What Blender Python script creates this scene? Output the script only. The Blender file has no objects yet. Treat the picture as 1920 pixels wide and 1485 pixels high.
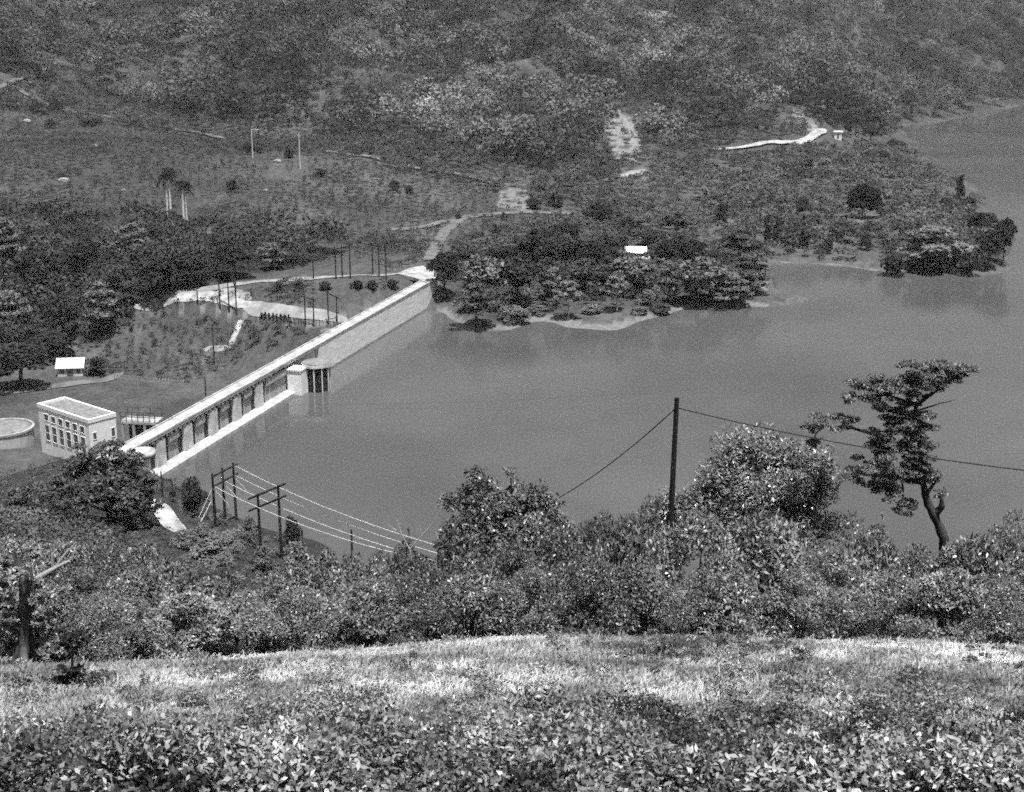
import bpy, math, random
import numpy as np
from mathutils import Matrix, Vector

# ------------------------------------------------------------------ camera, world, sun, exposure
SC = bpy.context.scene
COL = SC.collection
CAM_Z, PITCH, FPX = 80.0, math.radians(16.0), 2600.0
cam_data = bpy.data.cameras.new('camera')
cam_data.sensor_fit = 'HORIZONTAL'; cam_data.sensor_width = 36.0
cam_data.lens = FPX / 1920.0 * 36.0
cam_data.clip_start = 0.2; cam_data.clip_end = 6000
cam = bpy.data.objects.new('camera', cam_data); COL.objects.link(cam)
cam.location = (0, 0, CAM_Z); cam.rotation_euler = (math.pi / 2 - PITCH, 0, 0)
SC.camera = cam

SUN_EL = math.radians(73.0)
SUN_AZ = math.atan2(0.3, -0.7)            # measured from +Y towards +X
world = bpy.data.worlds.new('World'); SC.world = world; world.use_nodes = True
wn, wl = world.node_tree.nodes, world.node_tree.links
for n in list(wn): wn.remove(n)
w_out = wn.new('ShaderNodeOutputWorld'); w_bg = wn.new('ShaderNodeBackground')
w_sky = wn.new('ShaderNodeTexSky'); w_bw = wn.new('ShaderNodeRGBToBW')   # black and white film: a grey sky
w_sky.sky_type = 'NISHITA'; w_sky.sun_disc = False
w_sky.sun_elevation = SUN_EL; w_sky.sun_rotation = SUN_AZ
w_sky.dust_density = 4.0
w_bg.inputs['Strength'].default_value = 0.05
wl.new(w_sky.outputs[0], w_bw.inputs[0]); wl.new(w_bw.outputs[0], w_bg.inputs[0]); wl.new(w_bg.outputs[0], w_out.inputs[0])
sun_data = bpy.data.lights.new('sun', 'SUN'); sun_data.energy = 5.0; sun_data.angle = math.radians(1.2)
sun = bpy.data.objects.new('sun', sun_data); COL.objects.link(sun)
sv = Vector((math.sin(SUN_AZ) * math.cos(SUN_EL), math.cos(SUN_AZ) * math.cos(SUN_EL), math.sin(SUN_EL)))
sun.rotation_euler = (-sv).to_track_quat('-Z', 'Y').to_euler()
sun.location = (0, 0, 300)
SC.view_settings.view_transform = 'Standard'; SC.view_settings.look = 'None'
SC.view_settings.exposure = 0.32; SC.view_settings.gamma = 1.0; SC.view_settings.use_curve_mapping = False
SC.cycles.use_denoising = False        # a grainy film: let the sampling grain stand
SC.cycles.use_adaptive_sampling = True; SC.cycles.adaptive_threshold = 0.22; SC.cycles.adaptive_min_samples = 9
SC.cycles.max_bounces = 5; SC.cycles.diffuse_bounces = 2; SC.cycles.glossy_bounces = 2
SC.cycles.transmission_bounces = 2; SC.cycles.transparent_max_bounces = 4; SC.cycles.volume_bounces = 0
SC.cycles.filter_width = 1.7

random.seed(7)
RNG = np.random.default_rng(11)
TAU = math.tau

# ------------------------------------------------------------------ pixel <-> place
cp_, sp_ = math.cos(PITCH), math.sin(PITCH)
def at(u, v, Y):
    a = (u - 960.0) / FPX; b = -(v - 742.5) / FPX
    k = Y / (cp_ + b * sp_)
    return np.array([k * a, Y, CAM_Z + k * (-sp_ + b * cp_)])
def proj(x, y, z):
    dz = z - CAM_Z
    d = y * cp_ - dz * sp_; up = y * sp_ + dz * cp_
    d = np.where(np.abs(d) < 1e-6, 1e-6, d)
    return 960 + FPX * x / d, 742.5 - FPX * up / d, d
def at_z(u, v, z):
    a = (u - 960.0) / FPX; b = -(v - 742.5) / FPX
    k = (z - CAM_Z) / (-sp_ + b * cp_)
    return np.array([k * a, k * (cp_ + b * sp_), z])

# ------------------------------------------------------------------ noise
def _hash(ix, iy, s):
    h = (ix.astype(np.int64) * 374761393 + iy.astype(np.int64) * 668265263 + s * 1442695041) & 0xffffffff
    h = ((h ^ (h >> 13)) * 1274126177) & 0xffffffff
    return ((h ^ (h >> 16)) & 0xffff) / 65535.0
def vnoise(x, y, s=0):
    ix, iy = np.floor(x), np.floor(y); fx, fy = x - ix, y - iy
    fx = fx * fx * (3 - 2 * fx); fy = fy * fy * (3 - 2 * fy)
    a = _hash(ix, iy, s); b = _hash(ix + 1, iy, s); c = _hash(ix, iy + 1, s); d = _hash(ix + 1, iy + 1, s)
    return (a * (1 - fx) + b * fx) * (1 - fy) + (c * (1 - fx) + d * fx) * fy
def fbm(x, y, s=0, o=4):
    r = 0; amp = 0.5; t = 0
    for i in range(o):
        r = r + amp * vnoise(x, y, s + i * 17); t += amp; amp *= 0.5; x = x * 2.03 + 5.1; y = y * 2.03 + 1.7
    return r / t

# ------------------------------------------------------------------ terrain heights from control points
CP = []
def c(u, v, Y): CP.append(at(u, v, Y))
def cz(u, v, z): CP.append(at_z(u, v, z))
def cw(x, y, z): CP.append(np.array([x, y, z], float))
# own hillside below the camera
for u, ve in ((-500, 1276), (0, 1254), (300, 1242), (700, 1224), (960, 1202), (1300, 1196), (1700, 1206), (1920, 1218), (2400, 1240)):
    c(u, ve, 34)
for u in (-400, 300, 960, 1600, 2300):
    c(u, 1300, 25); c(u, 1400, 18); c(u, 1485, 14)
for x in (-15, 0, 15): cw(x, 7, 75.0); cw(x, -1, 77.6); cw(x, -25, 88)
for x in (-90, 90): cw(x, -30, 86); cw(x, 15, 71)
for x in (-300, 0, 300): cw(x, -250, 150)
for x in (-14, -4, 6, 16, 28): cw(x, 40, 58.5)
for x in (-10, 5, 25, 45): cw(x, 60, 45); cw(x * 1.4, 100, 22); cw(x * 1.6, 140, 5)
for x in (-20, 10, 50, 90): cw(x, 165, -3)
cw(120, 80, 40); cw(220, 120, 40); cw(200, 60, 62)
# left shoulder towards the dam
cw(-26, 40, 59); cw(-25, 70, 44); cw(-40, 70, 47); cw(-30, 120, 24); cw(-55, 120, 31); cw(-45, 150, 14); cw(-62, 155, 20)
c(150, 985, 190); c(290, 950, 196); c(340, 1000, 186); c(489, 1036, 187); c(528, 1046, 185); c(404, 1002, 193); c(443, 972, 205)
c(300, 925, 206); cw(-66, 212, 6.9); cw(-70, 222, 6.8); cw(-64, 205, 6.5); cw(-85, 205, 5); cw(-85, 160, 18); cw(-120, 200, 6); cw(-150, 120, 45)
cz(380, 945, 0.0); cz(470, 985, 0.2); cz(600, 1012, 0.0); cz(300, 892, 1.5); cz(330, 905, 0.0)
cz(520, 985, -2.5); cz(430, 930, -2.5); cz(640, 975, -4)
# lake bed
for u, v in ((420, 860), (600, 800), (800, 850), (1000, 800), (1300, 850), (1600, 800), (1900, 800), (760, 640), (1000, 690),
             (1300, 650), (1600, 600), (1850, 600), (2100, 560), (2200, 700), (1500, 700), (700, 690), (480, 815), (560, 760), (680, 660)):
    cz(u, v, -7)
for u, v in ((1705, 262), (1725, 290), (1765, 318), (1812, 338), (1850, 372), (1885, 400), (1915, 432), (1925, 470), (1690, 246)): cz(u, v, -1.6)
for u, v in ((1790, 280), (1850, 310), (1900, 350), (1950, 400)): cz(u, v, -5)
cz(1600, 530, -3); cz(1480, 520, -3); cz(2050, 430, -6); cz(2000, 330, -6); cz(1890, 330, -5); cz(1800, 290, -5); cz(1740, 270, -4)
cz(1900, 230, -6); cz(2150, 250, -6); cz(2300, 400, -6); cz(1950, 440, -5); cz(1930, 520, -4); cz(1760, 535, -3)
# peninsula shore
for u, v in ((832, 596), (860, 612), (905, 622), (960, 618), (985, 606), (1040, 612), (1070, 628), (1130, 628), (1175, 612), (1250, 592), (1400, 576),
             (1455, 545), (1445, 520), (1452, 492), (1560, 496), (1650, 508), (1700, 519), (1800, 521), (1868, 512), (1893, 490)):
    cz(u, v, 0.12)
for u, v in ((1470, 564), (1495, 560), (1518, 557), (1440, 568)): cz(u, v, .5)
cz(1015, 622, -1.5); cz(870, 640, -3); cz(1100, 650, -3); cz(1350, 610, -3); cz(835, 640, -4)
for u, v, Y in ((880, 560, 368), (1000, 545, 379), (1100, 545, 378), (1200, 540, 379), (1350, 552, 377), (840, 540, 372),
                (900, 450, 430), (1100, 450, 430), (1300, 450, 436), (1500, 450, 450), (1600, 450, 452), (1750, 470, 436), (1850, 470, 428),
                (850, 400, 472), (1000, 400, 476), (1200, 400, 490), (1400, 400, 500), (1600, 400, 505), (1750, 400, 520), (1830, 430, 470),
                (1800, 362, 556), (1690, 296, 650), (1750, 330, 600)):
    c(u, v, Y)
# far slopes
for u, v, Y in ((-400, 300, 530), (0, 300, 530), (300, 300, 535), (600, 300, 545), (900, 300, 560), (1200, 300, 590), (1350, 282, 622), (1450, 270, 645),
                (1545, 247, 690), (1570, 258, 672), (1630, 270, 668),
                (-400, 200, 640), (0, 200, 640), (400, 200, 660), (800, 200, 680), (1200, 200, 720), (1500, 205, 760), (1640, 215, 850),
                (-400, 100, 780), (0, 100, 780), (500, 100, 820), (1000, 100, 850), (1500, 100, 950), (1700, 130, 1080), (1900, 120, 1300), (2300, 120, 1350),
                (-400, 0, 900), (0, 0, 900), (600, 0, 1000), (1200, 0, 1050), (1600, 0, 1200), (1920, 0, 1500), (2400, 0, 1550)):
    c(u, v, Y)
for u, v in ((1700, 233), (1800, 208), (1920, 187), (2100, 175), (2300, 170)): cz(u, v, 0.3)
cw(-600, 1250, 190); cw(0, 1350, 190); cw(500, 1600, 190); cw(1200, 1900, 190); cw(-900, 700, 130); cw(-700, 400, 70); cw(1300, 1300, 120); cw(1200, 600, 60); cw(900, 200, 60)
cw(-2400, 2400, 320); cw(0, 2600, 320); cw(2400, 2600, 320); cw(2500, 500, 250); cw(-2500, 300, 250); cw(-2000, -1500, 250); cw(2000, -1500, 250); cw(0, -2200, 320)
# downstream valley
for u, v, Y in ((0, 400, 455), (300, 420, 442), (600, 400, 460), (-400, 420, 445), (700, 450, 440), (0, 450, 425), (350, 450, 424),
                (0, 500, 402), (250, 500, 400), (500, 500, 397), (700, 500, 389), (100, 600, 376), (0, 560, 392), (-300, 600, 380),
                (450, 530, 374), (250, 576, 366), (640, 600, 338), (450, 567, 360), (540, 590, 349), (600, 545, 362), (700, 535, 362), (330, 556, 368), (560, 522, 377), (700, 517, 378),
                (430, 650, 352), (560, 645, 339), (300, 625, 362), (230, 716, 334), (350, 730, 326), (200, 780, 300), (50, 770, 306), (100, 720, 333), (0, 690, 345), (-250, 740, 330),
                (100, 870, 258), (0, 850, 262), (30, 842, 268), (0, 905, 235), (-250, 850, 260), (470, 690, 335), (420, 715, 335), (300, 770, 300)):
    c(u, v, Y)
cz(790, 503, 7.0); cz(760, 508, 6.6); cz(812, 515, 7.0); cz(825, 490, 7.4)
for t in np.linspace(0.08, 0.8, 7):
    cw(-64.7 + 43.3 * t - 9, 222 + 148 * t + 2.6, -9 + 9 * max(0, t - .45))
    cw(-64.7 + 43.3 * t + 9, 222 + 148 * t - 2.6, -6)
CP = np.array(CP)
_C2 = 6.0 ** 2
_A = np.sqrt(((CP[:, None, :2] - CP[None, :, :2]) ** 2).sum(-1) + _C2)
_n = len(CP)
_M = np.zeros((_n + 3, _n + 3)); _M[:_n, :_n] = _A - np.eye(_n) * 1.2
_M[:_n, _n] = 1; _M[:_n, _n + 1:] = CP[:, :2]; _M[_n, :_n] = 1; _M[_n + 1:, :_n] = CP[:, :2].T
_W = np.linalg.solve(_M, np.concatenate([CP[:, 2], np.zeros(3)]))
def H(x, y):
    x = np.atleast_1d(np.asarray(x, float)); y = np.atleast_1d(np.asarray(y, float))
    sh = np.broadcast(x, y).shape
    x = np.broadcast_to(x, sh).ravel(); y = np.broadcast_to(y, sh).ravel()
    out = np.empty(len(x))
    for i in range(0, len(x), 20000):
        xx, yy = x[i:i + 20000], y[i:i + 20000]
        r = np.sqrt((xx[:, None] - CP[None, :, 0]) ** 2 + (yy[:, None] - CP[None, :, 1]) ** 2 + _C2)
        out[i:i + 20000] = r @ _W[:_n] + _W[_n] + xx * _W[_n + 1] + yy * _W[_n + 2]
    dist = np.hypot(x, y)
    far = np.clip((dist - 430) / 300, 0, 1)
    near = np.clip((60 - dist) / 30, 0, 1)
    hill = np.clip((dist - 560) / 200, 0, 1)
    out += (far * 9 * (fbm(x / 90, y / 90, 3, 4) - .5) + hill * 30 * (.62 - np.abs(2 * fbm(x / 150 + .3, y / 210, 8, 3) - 1) * 1.9 - .25)) * np.clip((out - 3) / 14, 0, 1)
    out += near * 0.3 * (fbm(x / 3.0, y / 3.0, 9, 3) - .5) + near * 0.5 * (fbm(x / 9.0, y / 9.0, 5, 2) - .5)
    out += (1 - near) * 0.7 * (fbm(x / 7, y / 7, 21, 2) - .5) * np.clip(np.abs(out) / 2.5, 0, 1)
    return out.reshape(sh)
def h1(x, y): return float(H([x], [y])[0])
def gh(u, v, y0=11, y1=1700):
    """the ground point seen at a pixel"""
    Y = np.exp(np.linspace(math.log(y0), math.log(y1), 900))
    a = (u - 960.0) / FPX; b = -(v - 742.5) / FPX
    k = Y / (cp_ + b * sp_); X = k * a; Z = CAM_Z + k * (-sp_ + b * cp_)
    d = Z - H(X, Y)
    i = np.argmax(d < 0)
    if d[i] >= 0: i = len(Y) - 1
    i = max(i, 1)
    t = d[i - 1] / (d[i - 1] - d[i] + 1e-9)
    yy = Y[i - 1] + (Y[i] - Y[i - 1]) * min(max(t, 0), 1)
    p = at(u, v, yy); p[2] = h1(p[0], p[1])
    return p
def inpoly(u, v, poly):
    r = np.zeros(np.shape(u), bool); n = len(poly); j = n - 1
    for i in range(n):
        xi, yi = poly[i]; xj, yj = poly[j]
        cnd = ((yi > v) != (yj > v)) & (u < (xj - xi) * (v - yi) / (yj - yi + 1e-12) + xi)
        r ^= cnd; j = i
    return r

# ------------------------------------------------------------------ materials (greys: a black and white photograph)
def mat(name):
    m = bpy.data.materials.new(name); m.use_nodes = True
    nt = m.node_tree; b = nt.nodes['Principled BSDF']
    return m, nt, b
def noise_grey(nt, lo, hi, scale, coord='Object', detail=5, rough=.6, stretch=None):
    tc = nt.nodes.new('ShaderNodeTexCoord'); nz = nt.nodes.new('ShaderNodeTexNoise'); rp = nt.nodes.new('ShaderNodeMapRange')
    nz.inputs['Scale'].default_value = scale; nz.inputs['Detail'].default_value = detail; nz.inputs['Roughness'].default_value = rough
    src = tc.outputs[coord]
    if stretch:
        mp = nt.nodes.new('ShaderNodeMapping'); mp.inputs['Scale'].default_value = stretch
        nt.links.new(src, mp.inputs[0]); src = mp.outputs[0]
    nt.links.new(src, nz.inputs['Vector']); nt.links.new(nz.outputs['Fac'], rp.inputs['Value'])
    rp.inputs['From Min'].default_value = .3; rp.inputs['From Max'].default_value = .7
    rp.inputs['To Min'].default_value = lo; rp.inputs['To Max'].default_value = hi
    return rp.outputs[0], nz
def math_node(nt, op, a, b):
    n = nt.nodes.new('ShaderNodeMath'); n.operation = op
    for i, q in enumerate((a, b)):
        if isinstance(q, (int, float)): n.inputs[i].default_value = q
        else: nt.links.new(q, n.inputs[i])
    return n.outputs[0]
def grey(name, lo, hi, scale=1.0, rough=.8, spec=.3, bump=0.0, stretch=None):
    m, nt, b = mat(name)
    o, nz = noise_grey(nt, lo, hi, scale, stretch=stretch)
    nt.links.new(o, b.inputs['Base Color'])
    b.inputs['Roughness'].default_value = rough; b.inputs['Specular IOR Level'].default_value = spec
    if bump:
        bp = nt.nodes.new('ShaderNodeBump'); bp.inputs['Strength'].default_value = bump
        nt.links.new(nz.outputs['Fac'], bp.inputs['Height']); nt.links.new(bp.outputs[0], b.inputs['Normal'])
    return m
def leaf_mat(name, lo, hi, use_attr, rough=.45, spec=.4, nscale=.6, trans=.25, rand=.35):
    m, nt, b = mat(name)
    o, nz = noise_grey(nt, lo, hi, nscale)
    if use_attr:
        at_ = nt.nodes.new('ShaderNodeAttribute'); at_.attribute_name = 'tone'
        o = math_node(nt, 'MULTIPLY', o, at_.outputs['Fac'])
    else:
        oi = nt.nodes.new('ShaderNodeObjectInfo')
        o = math_node(nt, 'MULTIPLY', o, math_node(nt, 'ADD', math_node(nt, 'MULTIPLY', oi.outputs['Random'], 2 * rand), 1 - rand))
    nt.links.new(o, b.inputs['Base Color'])
    b.inputs['Roughness'].default_value = rough; b.inputs['Specular IOR Level'].default_value = spec
    tr = nt.nodes.new('ShaderNodeBsdfTranslucent'); mx = nt.nodes.new('ShaderNodeMixShader'); mx.inputs[0].default_value = trans
    nt.links.new(o, tr.inputs['Color']); nt.links.new(b.outputs[0], mx.inputs[1]); nt.links.new(tr.outputs[0], mx.inputs[2])
    nt.links.new(mx.outputs[0], nt.nodes['Material Output'].inputs['Surface'])
    return m

M = {}
M['concrete'] = grey('pale_concrete', .4, .8, .6, .85, .2, .15)
M['courses'] = grey('coursed_concrete', .62, .95, 1.1, .85, .2, .1, (.3, 1, 1.8))
M['crest'] = grey('crest_concrete', .3, .64, .5, .8, .2)
_m = M['courses']; _nt = _m.node_tree; _b = _nt.nodes['Principled BSDF']; _o = _b.inputs['Base Color'].links[0].from_socket
_tc = _nt.nodes.new('ShaderNodeTexCoord'); _sx = _nt.nodes.new('ShaderNodeSeparateXYZ'); _nt.links.new(_tc.outputs['Object'], _sx.inputs[0])
_wl, _ = noise_grey(_nt, .35, .8, .7)
_mr = _nt.nodes.new('ShaderNodeMapRange'); _mr.inputs['To Min'].default_value = .3; _mr.inputs['To Max'].default_value = 1; _mr.inputs['From Min'].default_value = .2
_nt.links.new(_sx.outputs['Z'], _mr.inputs['Value']); _nt.links.new(_wl, _mr.inputs['From Max'])
_nt.links.new(math_node(_nt, 'MULTIPLY', _o, _mr.outputs[0]), _b.inputs['Base Color'])
M['stained'] = grey('stained_concrete', .26, .56, .5, .9, .2, .2, (1, 1, .35))
M['steel_and_shade'] = grey('steel_and_shade', .02, .04, 2, .6, .4)  # near-black steel; also stands for the shade inside the dam slots
M['whitewash'] = grey('whitewashed_wall', .78, .94, .9, .8, .2)
M['roof_felt'] = grey('gravel_roof', .14, .34, .9, .95, .1)
M['window_dark'] = grey('window_glass', .03, .16, 1.2, .25, .5)
M['bright_roof'] = grey('bright_metal_roof', .8, .9, .5, .5, .4)
M['wood_dark'] = grey('creosoted_wood', .012, .03, 3, .85, .2, 0, (6, 6, .4))
M['wood_grey'] = grey('weathered_wood', .06, .12, 3, .9, .1, 0, (6, 6, .4))
M['pale_bark'] = grey('pale_bark', .28, .5, 3, .85, .1, .2)
M['bone_bark'] = grey('bleached_bark', .6, .8, 3, .85, .1, .2)
M['bark'] = grey('dark_bark', .03, .09, 4, .9, .1, .5)
M['bark_mottled'] = grey('mottled_bark', .025, .17, 2.2, .9, .1, .6, (1, 1, .4))
M['wire_pale'] = grey('bare_aluminium_wire', .8, .9, 1, .35, .6)
M['wire_dark'] = grey('weathered_wire', .02, .03, 1, .6, .4)
M['rock'] = grey('pale_boulder', .2, .45, 1.2, .9, .1, .5)
M['dirt'] = grey('dirt_road', .17, .42, .25, .95, .05)
M['dirt_dim'] = grey('worn_path', .1, .22, .3, .95, .05)
M['gravel'] = grey('pale_gravel', .2, .62, .4, .95, .05)
M['leaf_mass'] = leaf_mat('forest_leaves', .75, 1.25, True, .6, .2, .06, .14)
M['leaf_far'] = leaf_mat('tree_leaves', .09, .2, False, .5, .35, .35, .1, .5)
M['leaf_pale'] = leaf_mat('pale_tree_leaves', .17, .3, False, .5, .35, .5, .1, .1)
M['leaf_dark'] = leaf_mat('dense_dark_leaves', .022, .052, False, .6, .2, .6, .1)
M['leaf_black'] = leaf_mat('blackish_leaves', .012, .026, False, .65, .15, .6, .05)
M['leaf_near'] = leaf_mat('shrub_leaves', .004, .34, False, .4, .7, 1.5, .04, .4)  # wide noise range: glints and shaded gaps put into the leaf colour
M['leaf_glossy'] = leaf_mat('glossy_leaves', .004, .36, False, .38, .8, 1.6, .04, .1)  # same wide range, leaf colour carrying glints and shaded gaps
M['leaf_tree'] = leaf_mat('feathery_leaves', .01, .27, False, .42, .5, 2, .06, .1)
M['grass'] = leaf_mat('dry_grass', .75, 1.25, True, .6, .3, 1.0, .3)
M['weed'] = leaf_mat('weed_leaves', .6, 1.5, True, .42, .6, 2.5, .08)

# ------------------------------------------------------------------ mesh helpers
def tag(o, label=None, cat=None, group=None, kind=None):
    if label: o['label'] = label
    if cat: o['category'] = cat
    if group: o['group'] = group
    if kind: o['kind'] = kind
    return o
def empty(name, loc=(0, 0, 0), rz=0.0):
    o = bpy.data.objects.new(name, None); COL.objects.link(o)
    o.location = tuple(float(q) for q in loc); o.rotation_euler = (0, 0, rz); o.empty_display_size = .3
    return o
def link(name, me, m, parent=None):
    if m is not None and not me.materials: me.materials.append(m)
    o = bpy.data.objects.new(name, me); COL.objects.link(o)
    if parent is not None: o.parent = parent
    return o
def np_mesh(name, V, Q, tone=None, smooth=False):
    me = bpy.data.meshes.new(name)
    V = np.ascontiguousarray(V, np.float32); Q = np.ascontiguousarray(Q, np.int32); k = Q.shape[1]
    me.vertices.add(len(V)); me.vertices.foreach_set('co', V.ravel())
    me.loops.add(Q.size); me.loops.foreach_set('vertex_index', Q.ravel())
    me.polygons.add(len(Q)); me.polygons.foreach_set('loop_start', np.arange(0, Q.size, k, dtype=np.int32))
    if smooth: me.polygons.foreach_set('use_smooth', np.ones(len(Q), bool))
    if tone is not None:
        a = me.attributes.new('tone', 'FLOAT', 'POINT'); a.data.foreach_set('value', np.ascontiguousarray(tone, np.float32))
    me.update(calc_edges=True); me.validate()
    return me
class MB:
    def __init__(s): s.v = []; s.f = []; s.sm = []
    def add(s, vs, fs, smooth=False):
        o = len(s.v); s.v += [tuple(float(q) for q in p) for p in vs]; s.f += [tuple(i + o for i in f) for f in fs]; s.sm += [smooth] * len(fs)
    def box(s, x0, x1, y0, y1, z0, z1):
        s.add([(x0, y0, z0), (x1, y0, z0), (x1, y1, z0), (x0, y1, z0), (x0, y0, z1), (x1, y0, z1), (x1, y1, z1), (x0, y1, z1)],
              [(0, 3, 2, 1), (4, 5, 6, 7), (0, 1, 5, 4), (1, 2, 6, 5), (2, 3, 7, 6), (3, 0, 4, 7)])
    def tube(s, pts, rad, n=8, cap=True):
        pts = [Vector([float(q) for q in p]) for p in pts]
        if not hasattr(rad, '__len__'): rad = [rad] * len(pts)
        rings = []; ref = None
        for i, p in enumerate(pts):
            t = (pts[min(i + 1, len(pts) - 1)] - pts[max(i - 1, 0)]).normalized()
            if ref is None: ref = Vector((1, 0, 0)) if abs(t.x) < .8 else Vector((0, 1, 0))
            a = (ref - t * ref.dot(t)).normalized(); ref = a; b = t.cross(a)
            rings.append([p + (a * math.cos(TAU * k / n) + b * math.sin(TAU * k / n)) * rad[i] for k in range(n)])
        vs = [q for r in rings for q in r]; fs = []
        for i in range(len(pts) - 1):
            for k in range(n):
                fs.append((i * n + k, i * n + (k + 1) % n, (i + 1) * n + (k + 1) % n, (i + 1) * n + k))
        s.add(vs, fs, True)
        if cap:
            o = (len(pts) - 1) * n
            s.add(rings[0], [tuple(range(n - 1, -1, -1))]); s.add(rings[-1], [tuple(range(n))])
    def lathe(s, prof, cx=0, cy=0, n=32, smooth=True, a0=0, a1=TAU):
        vs = []; fs = []; full = abs(a1 - a0 - TAU) < 1e-6; m = n if full else n + 1
        for r, z in prof:
            for k in range(m):
                a = a0 + (a1 - a0) * k / n
                vs.append((cx + r * math.cos(a), cy + r * math.sin(a), z))
        for i in range(len(prof) - 1):
            for k in range(n):
                k2 = (k + 1) % m
                fs.append((i * m + k, i * m + k2, (i + 1) * m + k2, (i + 1) * m + k))
        s.add(vs, fs, smooth)
    def prism(s, poly, z0, z1):
        n = len(poly)
        s.add([(x, y, z0) for x, y in poly] + [(x, y, z1) for x, y in poly],
              [tuple(range(n - 1, -1, -1)), tuple(range(n, 2 * n))] + [(i, (i + 1) % n, n + (i + 1) % n, n + i) for i in range(n)])
    def build(s, name, m, parent=None):
        me = bpy.data.meshes.new(name); me.from_pydata(s.v, [], s.f)
        me.polygons.foreach_set('use_smooth', s.sm); me.update()
        return link(name, me, m, parent)
def dup(root):
    r = root.copy(); COL.objects.link(r)
    for ch in list(root.children):
        d = ch.copy(); COL.objects.link(d); d.parent = r
        for g in list(ch.children):
            e = g.copy(); COL.objects.link(e); e.parent = d
    return r

# leaves -------------------------------------------------------------
def unit(a): return a / (np.linalg.norm(a, axis=-1, keepdims=True) + 1e-9)
def leaf_quads(P, out, L, W, rng, up=.7, spread=.8, droop=.15, fold=.12, nrand=.45):
    n = len(P)
    L = np.broadcast_to(np.asarray(L, float), (n,)) * rng.uniform(.6, 1.35, n); W = np.broadcast_to(np.asarray(W, float), (n,)) * rng.uniform(.7, 1.3, n)
    d = out * .7 + rng.normal(0, spread, (n, 3)); d[:, 2] -= droop; d = unit(d)
    nn = out * .6 + rng.normal(0, nrand, (n, 3)); nn[:, 2] += up
    w = unit(np.cross(nn, d)); nn = np.cross(d, w)
    hl = (d * (L / 2)[:, None]); hw = w * (W / 2)[:, None]; fo = nn * (W * fold)[:, None]
    V = np.empty((n, 4, 3))
    V[:, 0] = P - hl; V[:, 1] = P + hw + fo - hl * .1; V[:, 2] = P + hl - fo; V[:, 3] = P - hw + fo - hl * .1
    return V.reshape(-1, 3), np.arange(4 * n).reshape(n, 4)
def sphere_dirs(n, rng, low=-.35):
    z = rng.uniform(low, 1, n); a = rng.uniform(0, TAU, n); r = np.sqrt(1 - z * z)
    return np.stack([r * np.cos(a), r * np.sin(a), z], 1)
def blob_leaves(blobs, total, L, W, rng, low=-.35, thick=.22, **k):
    """blobs: rows cx cy cz rx ry rz"""
    B = np.asarray(blobs, float)
    area = (B[:, 3] * B[:, 4] + B[:, 4] * B[:, 5] + B[:, 3] * B[:, 5])
    idx = rng.choice(len(B), total, p=area / area.sum())
    D = sphere_dirs(total, rng, low); rr = 1 - np.abs(rng.normal(0, thick, total)); rr = np.clip(rr, .15, 1.1)
    P = B[idx, :3] + D * B[idx, 3:] * rr[:, None]
    out = unit(D / B[idx, 3:] * B[idx, 3:].mean(1, keepdims=True))
    return leaf_quads(P, out, L, W, rng, **k)

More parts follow.
